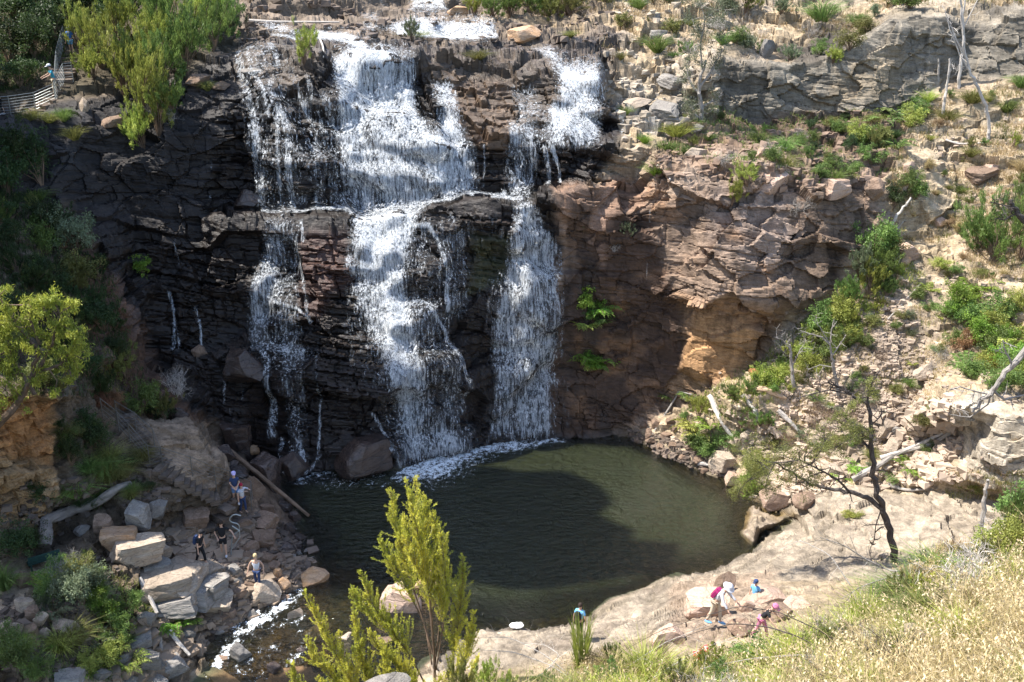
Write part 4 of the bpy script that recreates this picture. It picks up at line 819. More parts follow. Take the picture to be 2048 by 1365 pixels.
g('slope_grass',[(1790,240),(2100,130),(2100,620),(1900,640),(1830,560),(1780,440)],14000,.36,.022,[ML['st'],ML['ol']],'sparse dry grass on the steep right slope',.0,mi=.15)
g('scree_grass',[(1560,700),(1650,600),(1800,560),(1920,640),(1880,800),(1780,960),(1600,930)],7000,.30,.022,[ML['st'],ML['ol']],'dry straw growing between the stones of the scree',.02,mi=.3)
g('green_grass',[(1490,740),(1600,650),(1720,560),(1780,470),(1850,560),(1740,650),(1640,760),(1560,800),(1440,850),(1380,800)],9000,.35,.03,[ML['gr'],ML['yg']],'green undergrowth along the foot of the right cliff',-.3,mi=0)
g('ledge_grass',[(1330,235),(1800,235),(1800,330),(1640,380),(1330,300)],6000,.32,.025,[ML['ol'],ML['gr']],'olive grass on the terrace between the two right cliffs',-.05,mi=0)
g('slab_grass',[(1880,950),(2060,950),(2060,1010),(1900,1000)],2500,.4,.014,[ML['ol'],ML['st']],'yellowing grass at the foot of the big pale block',-.5)
g('bank_grass',[(90,1180),(200,1140),(330,1220),(300,1365),(60,1365),(100,1270)],5000,.3,.022,[ML['gr'],ML['ol']],'grass growing between the path and the stream',-.1)
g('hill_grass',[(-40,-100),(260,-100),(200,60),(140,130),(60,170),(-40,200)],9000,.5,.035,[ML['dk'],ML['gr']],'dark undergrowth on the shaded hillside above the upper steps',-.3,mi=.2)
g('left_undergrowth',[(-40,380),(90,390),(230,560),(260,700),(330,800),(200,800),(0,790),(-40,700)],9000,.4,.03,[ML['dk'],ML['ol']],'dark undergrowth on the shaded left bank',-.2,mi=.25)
# ---------------------------------------------------------------- shrubs and other plants
pl=plant
for q in [(165,120,90,70,'yg'),(205,150,120,80,'yg'),(235,110,110,80,'yg'),(190,165,70,60,'yg'),(250,190,110,80,'yg'),(290,240,120,90,'yg'),(275,195,110,80,'gr'),(325,180,130,90,'gr'),(330,100,140,100,'gr'),(300,130,120,90,'yg'),(370,150,120,90,'gr'),(385,80,110,90,'yg'),(425,110,110,80,'gr'),(455,75,100,70,'gr'),(300,60,90,80,'gr'),(345,40,70,80,'yg'),(420,50,80,80,'yg'),(470,60,60,50,'gy'),(285,292,90,74,'yg'),(318,272,90,74,'yg'),(262,262,80,66,'yg'),(345,235,80,70,'gr')]:
    pl('shrub','feather' if rng.random()<.5 else 'fine',q[4],*q[:4],('tall bright yellow-green feathery bush on the cliff top' if q[4]=='yg' else 'tall greener feathery bush on the cliff top'),'shrub','bushes crowding the cliff top left of the falls')
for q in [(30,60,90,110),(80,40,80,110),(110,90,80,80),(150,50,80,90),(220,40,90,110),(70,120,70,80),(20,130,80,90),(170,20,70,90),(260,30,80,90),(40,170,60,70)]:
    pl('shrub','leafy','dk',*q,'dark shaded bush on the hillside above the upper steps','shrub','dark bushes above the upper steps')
pl('shrub','feather','yg',612,142,76,56,'bright green bush growing on the lip left of the main fall','shrub','plants among the top cascades')
pl('shrub','fine','gy',825,98,44,40,'grey-green tuft in the middle of the second cascade','shrub','plants among the top cascades'); pl('grass_tuft','tuss','ol',958,124,24,38,'round grass tuft on the flat rock right of the main fall','grass','plants among the top cascades'); pl('grass_tuft','tuss','ol',835,88,20,40,'straw tuft at the lip of the second cascade','grass','plants among the top cascades')
for q in [(950,45,50,50,'yg'),(985,50,55,60,'gr'),(1020,45,60,60,'gr'),(1060,45,60,60,'gr'),(1100,45,55,60,'ol'),(1140,45,40,60,'ol')]:
    pl('shrub','fine',q[4],*q[:4],'sunlit green bush on the terrace right of the topmost fall','shrub','bushes right of the topmost fall')
for q in [(60,232,30,40,'ol'),(125,235,36,30,'gr'),(95,238,26,36,'ol'),(150,278,34,34,'ol'),(415,180,26,24,'ol'),(40,330,80,60,'dk'),(85,370,90,70,'dk'),(20,400,100,80,'dk'),(30,330,60,60,'dk'),(75,400,40,40,'gr')]:
    pl('shrub','leafy' if q[4]=='dk' else 'tuss',q[4],*q[:4],'small shaded plant on the ledges of the dark left cliff','plant','small plants on the dark left cliff')
pl('shrub','broad','br',285,550,32,34,'small bright green plant on the dark wet cliff','plant','plants on the dark wet cliff')
pl('shrub','leafy','gy',145,500,90,80,'grey-green sunlit bush standing out against the dark cliff','shrub','bushes of the left bank'); pl('shrub','leafy','gr',95,500,70,60,'darker bush left of the grey-green one','shrub','bushes of the left bank')
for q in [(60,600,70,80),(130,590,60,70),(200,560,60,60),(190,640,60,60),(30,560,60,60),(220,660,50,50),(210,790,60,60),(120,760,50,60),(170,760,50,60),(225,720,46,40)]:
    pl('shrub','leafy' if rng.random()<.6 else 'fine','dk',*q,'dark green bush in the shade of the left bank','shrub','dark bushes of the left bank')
pl('shrub','leafy','gr',285,822,66,70,'dense green bush beside the lower stairs','shrub','bushes beside the lower stairs'); pl('shrub','leafy','dk',320,830,50,60,'dark bush right of the dense green one','shrub','bushes beside the lower stairs'); pl('shrub','fine','ol',330,840,50,44,'olive bush below the pale dead bush','shrub','bushes beside the lower stairs')
for q in [(212,808,34,40),(238,812,30,40),(255,815,26,30)]: pl('shrub','leafy','rd',*q,'rust coloured dying bush behind the lower stair posts','shrub','rust coloured bushes behind the stair posts')
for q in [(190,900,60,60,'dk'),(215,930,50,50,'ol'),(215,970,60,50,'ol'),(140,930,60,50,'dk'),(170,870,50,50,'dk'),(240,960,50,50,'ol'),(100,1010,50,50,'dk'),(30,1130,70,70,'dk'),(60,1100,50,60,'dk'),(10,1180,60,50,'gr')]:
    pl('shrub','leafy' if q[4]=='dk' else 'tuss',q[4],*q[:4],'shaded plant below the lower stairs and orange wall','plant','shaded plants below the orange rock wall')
for q in [(95,1215,50,50,'gr'),(130,1215,60,60,'gy'),(165,1225,80,70,'gy'),(190,1200,70,60,'gy'),(200,1240,60,50,'gr'),(160,1180,60,60,'ol'),(185,1140,44,40,'yg')]:
    pl('shrub','leafy',q[4],*q[:4],'grey-green bush in front of the big pale block','shrub','grey-green bushes by the big pale block')
for q in [(235,1260,60,56,'br'),(225,1290,70,60,'gr'),(250,1230,50,50,'gr'),(215,1330,60,60,'yg'),(40,1350,70,80,'gr'),(15,1330,60,60,'gr'),(75,1365,50,60,'gr'),(165,1350,40,50,'yg')]:
    pl('shrub','leafy',q[4],*q[:4],'leafy green bush at the lower left between path and stream','shrub','leafy bushes at the lower left')
pl('fern','fern','br',362,1255,66,50,'large sunlit fern hanging over the stream bank','fern','ferns of the left bank'); pl('fern','fern','br',342,1262,50,36,'smaller fern at the left of the large one','fern','ferns of the left bank'); pl('fern','fern','yg',258,1345,66,44,'fern standing above the grey boulders at the lower left','fern','ferns of the left bank'); pl('fern','fern','br',385,1240,40,34,'fern frond cluster right of the large one','fern','ferns of the left bank')
pl('grass_clump','tuss','yg',120,1300,50,60,'yellowish grass clump beside the path wall','grass','grass clumps at the lower left'); pl('grass_clump','tuss','ol',150,1290,60,60,'olive grass clump beside the yellowish one','grass','grass clumps at the lower left'); pl('grass_clump','tuss','yg',105,1190,40,40,'green grass clump at the path edge','grass','grass clumps at the lower left')
# on the right cliff
for q in [(1190,632,60,60,'fern','br'),(1168,612,34,30,'broad','br'),(1170,655,36,40,'fern','yg'),(1190,735,50,56,'fern','br'),(1180,745,36,36,'broad','yg'),(1330,800,20,24,'fern','gr'),(1373,800,30,36,'fern','gr'),(1205,650,30,30,'fern','gr'),(1195,628,44,50,'leafy','br'),(1185,645,30,40,'leafy','gr'),(1188,738,36,44,'leafy','br'),(1172,610,24,26,'leafy','br')]:
    pl('fern','%s'%q[4],q[5],*q[:4],'bright fern growing from the dark right cliff','fern','ferns growing on the right cliff')
pl('shrub','fine','gy',1254,472,32,30,'small grey-green bush in a niche of the orange cliff','shrub','small bushes on the orange cliff'); pl('shrub','feather','gy',1168,468,60,40,'wispy grey bush on the orange cliff beside the falls','shrub','small bushes on the orange cliff')
pl('shrub','feather','yg',1462,408,56,44,'green bush on top of the right cliff','shrub','bushes on the right cliff top'); pl('shrub','feather','yg',1495,378,40,60,'low green bush behind it on the cliff top','shrub','bushes on the right cliff top')
for q in [(1355,275,34,54,'yg'),(1300,342,30,36,'br'),(1335,300,30,40,'gr'),(1250,230,26,26,'gr'),(1240,130,20,20,'ol'),(1290,280,20,24,'br'),(1140,100,16,24,'ol')]:
    pl('grass_tuft','tuss',q[4],*q[:4],'green grass tuft on the ledges right of the right cascade','grass','grass tufts right of the falls')
for q in [(1700,105,40,50,'ol'),(1665,125,36,44,'yg'),(1720,70,40,50,'ol'),(1580,120,36,40,'gy'),(1640,110,30,36,'gr'),(1530,100,26,30,'gr'),(1820,25,50,70,'gr'),(1790,10,50,60,'ol'),(1490,30,50,60,'ol'),(1450,30,60,60,'gy'),(1240,60,30,40,'ol'),(1350,60,34,40,'ol'),(1560,40,34,40,'gy')]:
    pl('shrub','fine' if rng.random()<.5 else 'leafy',q[4],*q[:4],'scrubby bush on the terrace above the grey cliff','shrub','scrub above the grey cliff')
for q in [(1800,235,50,60,'gr'),(1770,250,40,50,'gr'),(1815,255,40,50,'yg'),(1840,230,36,44,'gr'),(1760,290,40,50,'ol'),(1730,300,40,50,'gr'),(1700,300,40,44,'yg'),(1790,300,40,50,'gr'),(1745,330,40,50,'gr'),(1680,280,30,40,'gr')]:
    pl('shrub','fern' if rng.random()<.3 else 'leafy',q[4],*q[:4],'fresh green bush at the lower end of the grey cliff','shrub','green bushes below the grey cliff')
for q in [(1640,360,30,40),(1600,300,24,34),(1660,340,30,40),(1700,350,30,40),(1810,385,44,50),(1785,420,44,50),(1700,320,30,30),(1620,320,26,30),(1830,395,40,44)]:
    pl('shrub','leafy','gr' if rng.random()<.6 else 'dk',*q,'low dark green bush along the top of the right cliff','shrub','low bushes along the right cliff top')
for q in [(1745,520,80,70,'gr'),(1715,560,70,60,'gy'),(1760,560,70,70,'gr'),(1735,600,70,70,'yg'),(1700,620,60,60,'gr'),(1670,650,60,60,'yg'),(1640,670,60,60,'gr'),(1690,690,50,60,'gr'),(1615,700,50,50,'yg'),(1660,720,50,50,'gr'),(1590,730,44,50,'yg'),(1770,600,40,50,'gr'),(1560,740,36,44,'gr'),(1540,770,40,50,'br'),(1500,790,36,44,'gr'),(1460,800,34,44,'gr')]:
    pl('shrub','leafy' if rng.random()<.6 else 'fine',q[4],*q[:4],'bush in the green band climbing along the right cliff foot','shrub','bushes along the right cliff foot')
for q in [(1400,870,60,60,'fern','yg'),(1420,860,50,50,'fern','br'),(1400,900,40,60,'leafy','gr'),(1440,890,40,60,'leafy','gr'),(1480,850,44,50,'feather','gr'),(1520,850,40,50,'feather','gr'),(1540,855,36,40,'feather','gr'),(1420,920,36,50,'leafy','gr'),(1475,890,36,40,'leafy','gr'),(1510,960,56,60,'leafy','yg'),(1500,985,44,50,'leafy','br'),(1550,900,40,50,'leafy','ol')]:
    pl('shrub','%s'%q[4],q[5],*q[:4],'leafy green plant between the white log and the water','plant','plants by the white log')
for q in [(1990,520,110,130,'gr'),(1950,500,80,80,'gr'),(2040,520,110,90,'gr'),(2050,420,50,50,'gr'),(2020,440,50,60,'gy')]:
    pl('shrub','feather',q[4],*q[:4],'big soft green feathery bush on the right slope','shrub','feathery bushes at the right edge')
for q in [(1920,620,50,60,'br'),(1940,650,50,60,'gr'),(1960,690,60,70,'br'),(1990,710,60,70,'gr'),(2020,740,60,70,'br'),(1975,740,50,60,'yg'),(1930,700,40,50,'rd'),(2000,780,60,70,'gr'),(2040,760,50,60,'gr'),(1900,640,40,50,'gr'),(1945,760,40,50,'gr'),(1870,830,30,40,'gr'),(1850,850,30,40,'ol')]:
    pl('shrub','leafy',q[4],*q[:4],'bright creeping greenery spilling down the right slope','plant','greenery down the right slope')
for q in [(1945,210,34,50,'ol'),(2015,220,34,34,'gr'),(1920,378,18,22,'gr'),(1885,540,26,40,'yg'),(1910,550,20,30,'gr'),(1925,320,16,20,'ol'),(1895,240,30,40,'ol'),(1960,560,24,30,'ol'),(1830,600,24,40,'gr'),(1855,630,20,30,'gr'),(1800,650,16,26,'ol'),(1730,700,26,34,'gr'),(1745,790,20,26,'ol'),(1870,700,14,20,'gr'),(2040,180,34,34,'gr'),(1790,665,18,24,'gr')]:
    pl('shrub','leafy' if rng.random()<.5 else 'tuss',q[4],*q[:4],'low tuft dotted on the dry right slope','plant','low tufts on the dry slope')
for q in [(1720,940,40,44,'br'),(1820,940,40,50,'br'),(1790,960,30,40,'gr'),(1700,900,30,40,'gr'),(1690,960,26,36,'br'),(1930,985,30,50,'ol'),(1960,990,30,50,'yg'),(1850,900,26,36,'gr'),(1640,900,30,40,'gy'),(1600,880,30,40,'gy'),(1700,1030,14,40,'yg')]:
    pl('shrub','fern' if rng.random()<.4 else 'leafy',q[4],*q[:4],'fresh green plant at the inner edge of the slab','plant','plants at the inner edge of the slab')
CW=dict(gr='green',yg='yellow-green',ol='olive',dk='dark',gy='grey-green',st='straw coloured',br='bright green',rd='rusty')
def fill(poly,n,name,kinds,mats,lo,hi,desc,cat,group,seed,thr=-.1,taper=1.2):
    rs=np.random.default_rng(seed); xs=[p[0] for p in poly]; ys=[p[1] for p in poly]; k=0
    for _ in range(n*30):
        x,y=rs.uniform(min(xs),max(xs)),rs.uniform(min(ys),max(ys))
        if polysd(poly,np.array([[x]]),np.array([[y]]))[0,0]<0 or fbm(gnd(x,y),.5,seed,3)<thr: continue
        h=lo+(hi-lo)*rs.random()**2; m=mats[int(rs.integers(len(mats)))]; kd=kinds[int(rs.integers(len(kinds)))]
        plant(name,kd,m,x,y,h,h*rs.uniform(.9,taper),('larger ' if h>lo+(hi-lo)*.35 else '')+CW[m]+' '+desc,cat,group); k+=1
        if k>=n: break
fill([(1560,745),(1640,640),(1710,560),(1760,470),(1800,520),(1790,620),(1720,700),(1640,770),(1560,790),(1470,815),(1400,850),(1370,840),(1480,780)],42,'bush',['leafy','fine','leafy'],['gr','yg','ol','yg'],20,48,'bush in the strip under the right cliff','bush','green strip under the right cliff',3,-.6)
fill([(1790,200),(2060,200),(2060,640),(1900,560),(1800,420)],34,'tuft',['tuss','leafy','fine'],['ol','gr','st','yg'],12,30,'tuft on the upper right slope','plant','small tufts on the upper right slope',5,-.3)
fill([(1560,850),(1700,640),(1880,560),(1900,840),(1700,960)],34,'low_plant',['leafy','tuss','fern'],['gr','ol','gy','yg'],12,30,'plant between the stones of the scree','plant','small plants on the scree',6,-.3)
fill([(1220,-60),(2060,-60),(2060,20),(1780,15),(1690,80),(1440,100),(1220,120)],40,'scrub_bush',['leafy','fine','tuss'],['ol','gy','gr','gr'],20,54,'scrubby bush on the dry top right hillside','bush','scrub on the top right hillside',7,-.2)
fill([(1330,300),(1450,250),(1800,240),(1790,330),(1640,370),(1480,330)],34,'low_plant',['leafy','tuss','fine'],['ol','gr','gr','dk'],18,42,'low plant on the terrace below the grey cliff','plant','plants on the terrace below the grey cliff',8,-.4)
fill([(-20,400),(80,400),(240,600),(260,760),(150,800),(0,780)],40,'shrub',['leafy','fine'],['dk','gr','dk','ol'],30,70,'bush on the shaded left bank','shrub','bushes of the shaded left bank',9,-.5)
fill([(100,830),(240,880),(330,960),(300,1000),(120,1040)],22,'low_plant',['leafy','tuss'],['dk','ol','gr'],24,50,'plant beside the lower stairs','plant','plants beside the lower stairs',10,-.5)
fill([(60,1190),(200,1140),(240,1220),(300,1365),(0,1365)],26,'low_plant',['leafy','tuss','fern'],['gr','br','gy','yg'],22,54,'plant at the lower left beside the path','plant','plants at the lower left beside the path',11,-.5)
fill([(940,-40),(1240,-40),(1230,30),(1000,45)],18,'bush',['fine','leafy'],['gr','yg','ol'],30,60,'bush behind the terrace right of the topmost fall','bush','bushes behind the top terrace',12,-.6)
fill([(1890,570),(2040,560),(2060,800),(1960,800),(1900,700)],26,'creeper',['leafy','fern'],['br','gr','gr','yg'],28,60,'leafy creeper patch at the right edge','plant','creepers at the right edge',13,-.5)
def twigbush(px,py,h,w_,tw,desc,group='dry twiggy bushes'):
    p=gnd(px,py); s=scale_at(p); o=bpy.data.objects.new('dead_bush',proto('twig',int(rng.integers(3)),'st',tw)); link(o); o.location=(p[0],p[1],p[2]-.05); o.scale=(w_*s*.75,w_*s*.75,h*s*.85); o.rotation_euler=(0,0,rng.uniform(0,6.28)); reg_thing(o,desc,'dead bush',group); return o
for q in [(352,795,90,90,'white','pale dead bush beside the lower stairs'),(140,1170,90,90,'grey','dead grey shrub in front of the pale block'),(185,1150,80,60,'grey','tall dead twigs beside the pale block'),(310,240,60,60,'white','bleached dead branches hanging under the cliff top bushes'),(345,245,40,50,'white','bleached twig tips right of the hanging branches'),(1605,420,50,70,'grey','grey twiggy bush on the right cliff edge'),(1540,320,50,70,'grey','dry twiggy bush on the upper right terrace'),(1600,290,40,60,'grey','dry twigs left of the green bushes'),(1450,330,40,60,'grey','dry twigs above the orange cliff'),(1590,730,110,100,'grey','dry grey bush in front of the right cliff foot'),(1640,850,90,100,'brown','reddish dead brush above the slab'),(1700,850,70,90,'brown','dead brush behind the black trunk'),(1860,740,60,80,'grey','dead grey brush on the scree'),(1890,720,50,60,'grey','dead grey brush right of the scree'),(1760,720,50,60,'brown','thin dead brush on the scree'),(1229,505,34,34,'white','bleached antler shaped twig hanging on the dark cliff'),(60,560,60,90,'brown','dry brown tangle on the left bank'),(110,640,60,80,'brown','dry brown tangle behind the eucalypt'),(200,860,60,70,'brown','dry tangle left of the lower stairs'),(250,980,60,60,'brown','dry tangle under the lower stairs'),(1570,110,60,50,'grey','leafless grey bush on the grey cliff edge'),(1620,60,50,60,'grey','leafless bush in the dark gully above the grey cliff'),(1380,110,50,50,'grey','dry scrub beside the upper grey-green tree')]:
    twigbush(*q)
# ---------------------------------------------------------------- trees drawn limb by limb at their own distance
def P_at(px,py,Y): return PY(np.array(float(px)),np.array(float(py)),Y)
def tree(name,label,cat,Y,trunk,branches,clumps,leaf,bark,leafL=.09,leafW=.03,per=260,droop=0,group=None,twig=2):
    base=P_at(trunk[0][0],trunk[0][1],Y); root=bpy.data.objects.new(name,None); link(root); root.location=base; tag(root,label,cat,group)
    def limb(pts,r0,r1,nm,par):
        mb=MB(); Q=[]
        for i in range(len(pts)-1):
            a=P_at(pts[i][0],pts[i][1],Y+(pts[i][2] if len(pts[i])>2 else 0)); b=P_at(pts[i+1][0],pts[i+1][1],Y+(pts[i+1][2] if len(pts[i+1])>2 else 0))
            for k in range(4): Q.append(a+(b-a)*k/4)
        Q.append(b); Q=np.array(Q); Q[1:-1]+=rng.normal(size=(len(Q)-2,3))*r0*.22
        mb.tube(Q-base,np.linspace(r0,r1,len(Q)),8,0,True,.12)
        if twig and nm=='branch':
            for q in Q[len(Q)//3::2]:
                for _ in range(twig): twigs(mb,q-base,rng.normal(size=3)*.8+UP*.3,BR[2],BR[1]*.35,1,0,.8,0,3)
        o=mb.build(nm,bark,par)
        return Q
    Qs=[limb(trunk[:-1] if isinstance(trunk[-1],float) else trunk,BR[0],BR[1],'trunk',root)]
    for b in branches: Qs.append(limb(b[0],b[1],b[2],'branch',root))
    if clumps:
        mb=MB(); allq=np.concatenate(Qs)
        for c in clumps:
            px,py,r=c[:3]; m=scale_at(P_at(px,py,Y)); C=P_at(px,py,Y+rng.uniform(-1,1)*r*m*.6)-base; rr=r*m
            k=max(4,int(9*(r/30)**1.5)); sub=C+rng.normal(size=(k,3))*rr*.42
            near=allq[np.argmin(((allq-base-C)**2).sum(1))]-base
            mb.tube([near,(near+C)/2+rng.normal(size=3)*.1,C],[BR[1]*.5,BR[1]*.35,.01],4,1,False)
            for s_ in sub:
                nn=int(per*(r/30)**.6); P=s_+rng.normal(size=(nn,3))*rr*.19; D=rng.normal(size=(nn,3))*.8-UP*droop+UP*.2
                mb.leaves(P,D,leafL*rng.uniform(.6,1.2,nn),leafW,0)
                mb.tube([C,(C+s_)/2+rng.normal(size=3)*.05,s_],[.018,.012,.005],3,1,False)
        mb.build('crown',[leaf,bark],root)
    return root
BR=(.17,.08,.5)
Yt=float(gnd(1790,1128)[1])
tree('slanting_tree','black trunked tree with sparse olive foliage standing on the pale slab','tree',Yt,
 [(1790,1135),(1785,1090),(1776,1050),(1764,1015),(1754,985),(1748,950),(1744,900),(1742,850),(1734,805)],
 [([(1764,1018),(1735,995,.3),(1700,985,.6),(1660,978,.8),(1620,968,1),(1585,945,1.2),(1550,925,1.3)],.12,.035),([(1700,985,.6),(1675,960,0),(1640,940,-.2),(1600,920,0)],.06,.02),([(1744,900),(1725,885,.3),(1708,878,.4)],.06,.03),
  ([(1740,860),(1715,850,.2),(1690,835,.5)],.05,.02),([(1734,808),(1705,792,.4),(1685,778,.5),(1655,765,.7)],.07,.03),([(1700,790,.4),(1660,780,.6),(1620,790,.8),(1580,800,1)],.04,.015),([(1734,808),(1738,780),(1750,755)],.05,.02),([(1762,1020),(1752,1050,-.3),(1748,1080,-.5),(1740,1100,-.5)],.03,.01),([(1742,850),(1760,835),(1770,820)],.03,.01)],
 [(1520,925,42),(1490,915,34),(1550,905,36),(1500,960,36),(1530,975,30),(1580,930,34),(1620,905,34),(1650,880,32),(1680,890,34),(1710,870,28),(1700,850,26),(1725,880,24),(1675,855,24),(1700,805,22),(1725,795,20),(1740,770,22),(1680,830,20),(1600,965,30),(1630,950,26),(1480,980,24),(1755,790,16)],ML['ol'],bark_dark,.075,.026,150,0)
BR=(.16,.06,.4)
Ye=float(gnd(1405,255)[1])
tree('gum_tree','grey-green gum tree on the outcrop left of the grey cliff','tree',Ye,[(1402,262),(1404,225),(1398,190),(1400,160),(1412,120)],
 [([(1400,190),(1380,165,.3),(1372,130,.5)],.08,.03),([(1400,175),(1425,140),(1445,100)],.08,.03),([(1405,140),(1400,90),(1410,40)],.06,.03),([(1402,215),(1430,200),(1445,190)],.05,.02)],
 [(1385,215,30),(1400,240,34),(1375,235,24),(1420,225,28),(1375,170,24),(1378,130,26),(1390,95,26),(1400,60,30),(1420,30,34),(1440,60,26),(1445,100,24),(1425,130,22),(1385,40,24),(1400,10,30),(1450,20,30),(1440,185,20)],ML['gy'],bark_grey,.10,.035,110,.3)
BR=(.20,.07,.6)
tree('eucalypt','sunlit yellow-green eucalypt with drooping leaves at the left edge','tree',38.5,[(-60,930),(-20,870),(30,810),(62,760),(76,700)],
 [([(70,790),(40,740,.4),(10,700,.6)],.08,.03),([(75,740),(105,690),(120,630)],.08,.03),([(75,745),(120,730),(145,700)],.07,.03),([(80,690),(60,640),(60,600)],.06,.03),([(78,700),(40,660,.5),(15,640,.7)],.05,.02)],
 [(110,600,30),(85,610,28),(60,620,30),(120,640,28),(30,640,30),(5,650,30),(15,610,20),(60,665,26),(100,670,28),(140,660,30),(150,690,30),(120,710,30),(150,725,26),(130,750,24),(60,700,24),(20,700,30),(0,720,30),(30,750,24),(0,680,30),(90,740,24),(110,780,18),(-30,660,40),(-40,720,40),(0,590,26),(140,615,22),(158,660,20),(165,690,18),(40,790,22),(70,775,20),(10,780,26),(-10,810,30),(145,760,14)],ML['yb'],bark_brown,.19,.04,62,1.4,twig=1)
BR=(.11,.05,.5)
for lab,Yv,tr,brs in [
 ('tall bent white dead tree at the upper right corner',float(gnd(1977,275)[1]),[(1977,280),(1978,250),(1972,215),(1955,175),(1938,140),(1928,100),(1925,60),(1922,0),(1915,-40)],[([(1930,110),(1912,80),(1900,50)],.05,.02),([(1950,165),(1920,110),(1900,60),(1890,20)],.05,.02),([(1925,60),(1945,20),(1960,-10)],.04,.02),([(1930,100),(1915,140),(1910,150)],.03,.01)]),
 ('straight white dead trunk left of the bent one',float(gnd(1918,172)[1]),[(1917,182),(1922,130),(1928,80),(1926,40),(1930,0)],[([(1924,110),(1910,70),(1900,40)],.03,.01)]),
 ('short white dead stake furthest left on the upper right slope',float(gnd(1885,232)[1]),[(1886,236),(1888,205),(1896,160),(1899,118)],[([(1893,170),(1902,140),(1905,125)],.02,.01)]),
 ('thin short dead stake against the grey cliff',float(gnd(1876,165)[1]),[(1876,165),(1878,140),(1877,118)],[]),
 ('grey leafless tree on the scree above the slanting tree',float(gnd(1672,775)[1])-.3,[(1676,790),(1668,745),(1664,715),(1660,690)],[([(1660,690),(1645,675),(1620,668),(1600,662)],.05,.02),([(1660,690),(1662,665),(1668,640)],.04,.02),([(1664,712),(1680,690),(1692,670)],.04,.02),([(1660,690),(1640,655),(1625,640)],.03,.01),([(1666,735),(1640,730),(1615,740)],.03,.01)]),
 ('bare grey sapling left of the leafless tree',float(gnd(1590,780)[1]),[(1588,775),(1584,740),(1582,705),(1580,690)],[([(1582,700),(1565,680),(1550,675)],.03,.01),([(1584,735),(1600,700),(1610,685)],.03,.01)]),
 ('leaning bleached snag on the green slope',float(gnd(1777,480)[1]),[(1772,480),(1782,455),(1795,430),(1812,410),(1822,395)],[([(1785,450),(1800,460),(1812,470)],.03,.01)]),
 ('thin leaning pole on the slab near the grass',33.0,[(1955,1095),(1960,1060),(1967,1020),(1972,985),(1976,960)],[])]:
    tree('dead_tree',lab,'dead tree',Yv,tr,brs,[],None,bark_white if 'white' in lab or 'bleached' in lab else bark_grey,group='dead trees on the right bank',twig=1 if brs else 0)
BR=(.10,.04,.35)
tree('dead_tree','weathered dead tree with crooked branches leaning in from the right edge','dead tree',26,[(2110,640),(2060,690),(2020,735),(1990,775),(1965,800),(1945,825)],[([(1990,775),(1978,790),(1960,785),(1920,775),(1900,778)],.035,.012),([(1985,780),(2010,800),(2050,790)],.04,.02),([(1985,785),(1975,810),(1940,835),(1900,830)],.025,.01),([(2025,730),(2010,700),(2005,680)],.03,.01)],[],None,bark_grey,group='dead trees on the right bank',twig=1)
BR=(.09,.04,.3)
tree('dead_tree','dark broken dead branch at the right edge above the feathery bush','dead tree',24,[(2090,470),(2048,440),(2030,420),(2022,400)],[([(2035,425),(2010,440),(1990,438)],.02,.01),([(2030,420),(2015,412),(1980,405)],.02,.01)],[],None,bark_dark,group='dead trees on the right bank',twig=1)
# ---------------------------------------------------------------- logs
def log(pts,r,mat,desc,lift=.1,k=9):
    mb=MB(); W=[gnd(x,y)+np.array([0,0,lift]) if len(q)==0 else P_at(x,y,q[0]) for x,y,*q in pts]; W=np.array(W); Q=[]
    for a,b in zip(W[:-1],W[1:]):
        for t in np.arange(0,1,.25): Q.append(a+(b-a)*t)
    Q.append(W[-1]); Q=np.array(Q); Q[1:-1]=.25*Q[:-2]+.5*Q[1:-1]+.25*Q[2:]; b0=Q[0].copy()
    mb.tube(Q-b0,np.linspace(r,r*.6,len(Q)),k,0,True,.16); o=mb.build('fallen_log',mat,loc=b0); tag(o,desc,'log','fallen logs'); return o
a,b=PZ(450,895,2.6),PZ(618,1032,.15); log([(450,895,float(a[1])),(500,935,float((a[1]*2+b[1])/3)),(560,985,float((a[1]+b[1]*2)/3)),(618,1032,float(b[1]))],.15,bark_brown,'long straight dead log reaching down into the left side of the pool')
log([(92,1110),(90,1085),(105,1055),(140,1035),(190,1020),(230,1000),(262,985)],.30,plain('log_grey',(.22,.19,.17),var=.35,sc=6,bump=.7),'thick curved grey log lying above the bench',.35)
log([(1418,798),(1440,845),(1460,875),(1474,890)],.17,bark_white,'straight white log slanting down the bank to the water',.3)
log([(1395,935),(1420,932),(1445,945)],.13,bark_white,'short white log end at the water edge',.15)
log([(1492,782),(1530,788),(1572,805)],.20,plain('log_tan',(.42,.30,.2),var=.3,sc=6,bump=.6),'tan log lying among the rocks above the white log',.3)
log([(1485,800),(1500,812),(1510,830),(1516,850)],.18,bark_white,'bleached forked stump right of the white log',.25)
log([(1555,830),(1580,850),(1600,870)],.14,bark_white,'bleached root mass in the middle of the right bank',.25)
log([(1775,970),(1810,978),(1865,984)],.10,bark_grey,'thin grey stick lying flat on the slab',.08)
log([(1705,975),(1750,955),(1800,920),(1860,890),(1910,870)],.16,bark_grey,'long driftwood trunk lying along the back of the slab',.3)
log([(1760,940),(1810,915),(1880,880)],.12,bark_white,'pale driftwood beside the long driftwood trunk',.45)
log([(1870,868),(1900,855),(1920,848)],.14,plain('log_tan',(.42,.30,.2)),'tan driftwood piece against the big pale block',.3)
log([(1890,288),(1915,295),(1965,300)],.07,bark_white,'thin white branch lying on the upper right slope',.12)
log([(500,55),(560,58),(680,64)],.09,bark_white,'long pale pole lying across the upper cascade',.25)
log([(1790,1055,40.5),(1790,1056,40.4)],.02,bark_grey,'small twig on the slab under the slanting tree') if False else None
log([(280,1180),(300,1210),(318,1245)],.12,bark_white,'bleached timber leaning under the pale layered ledges',.5)
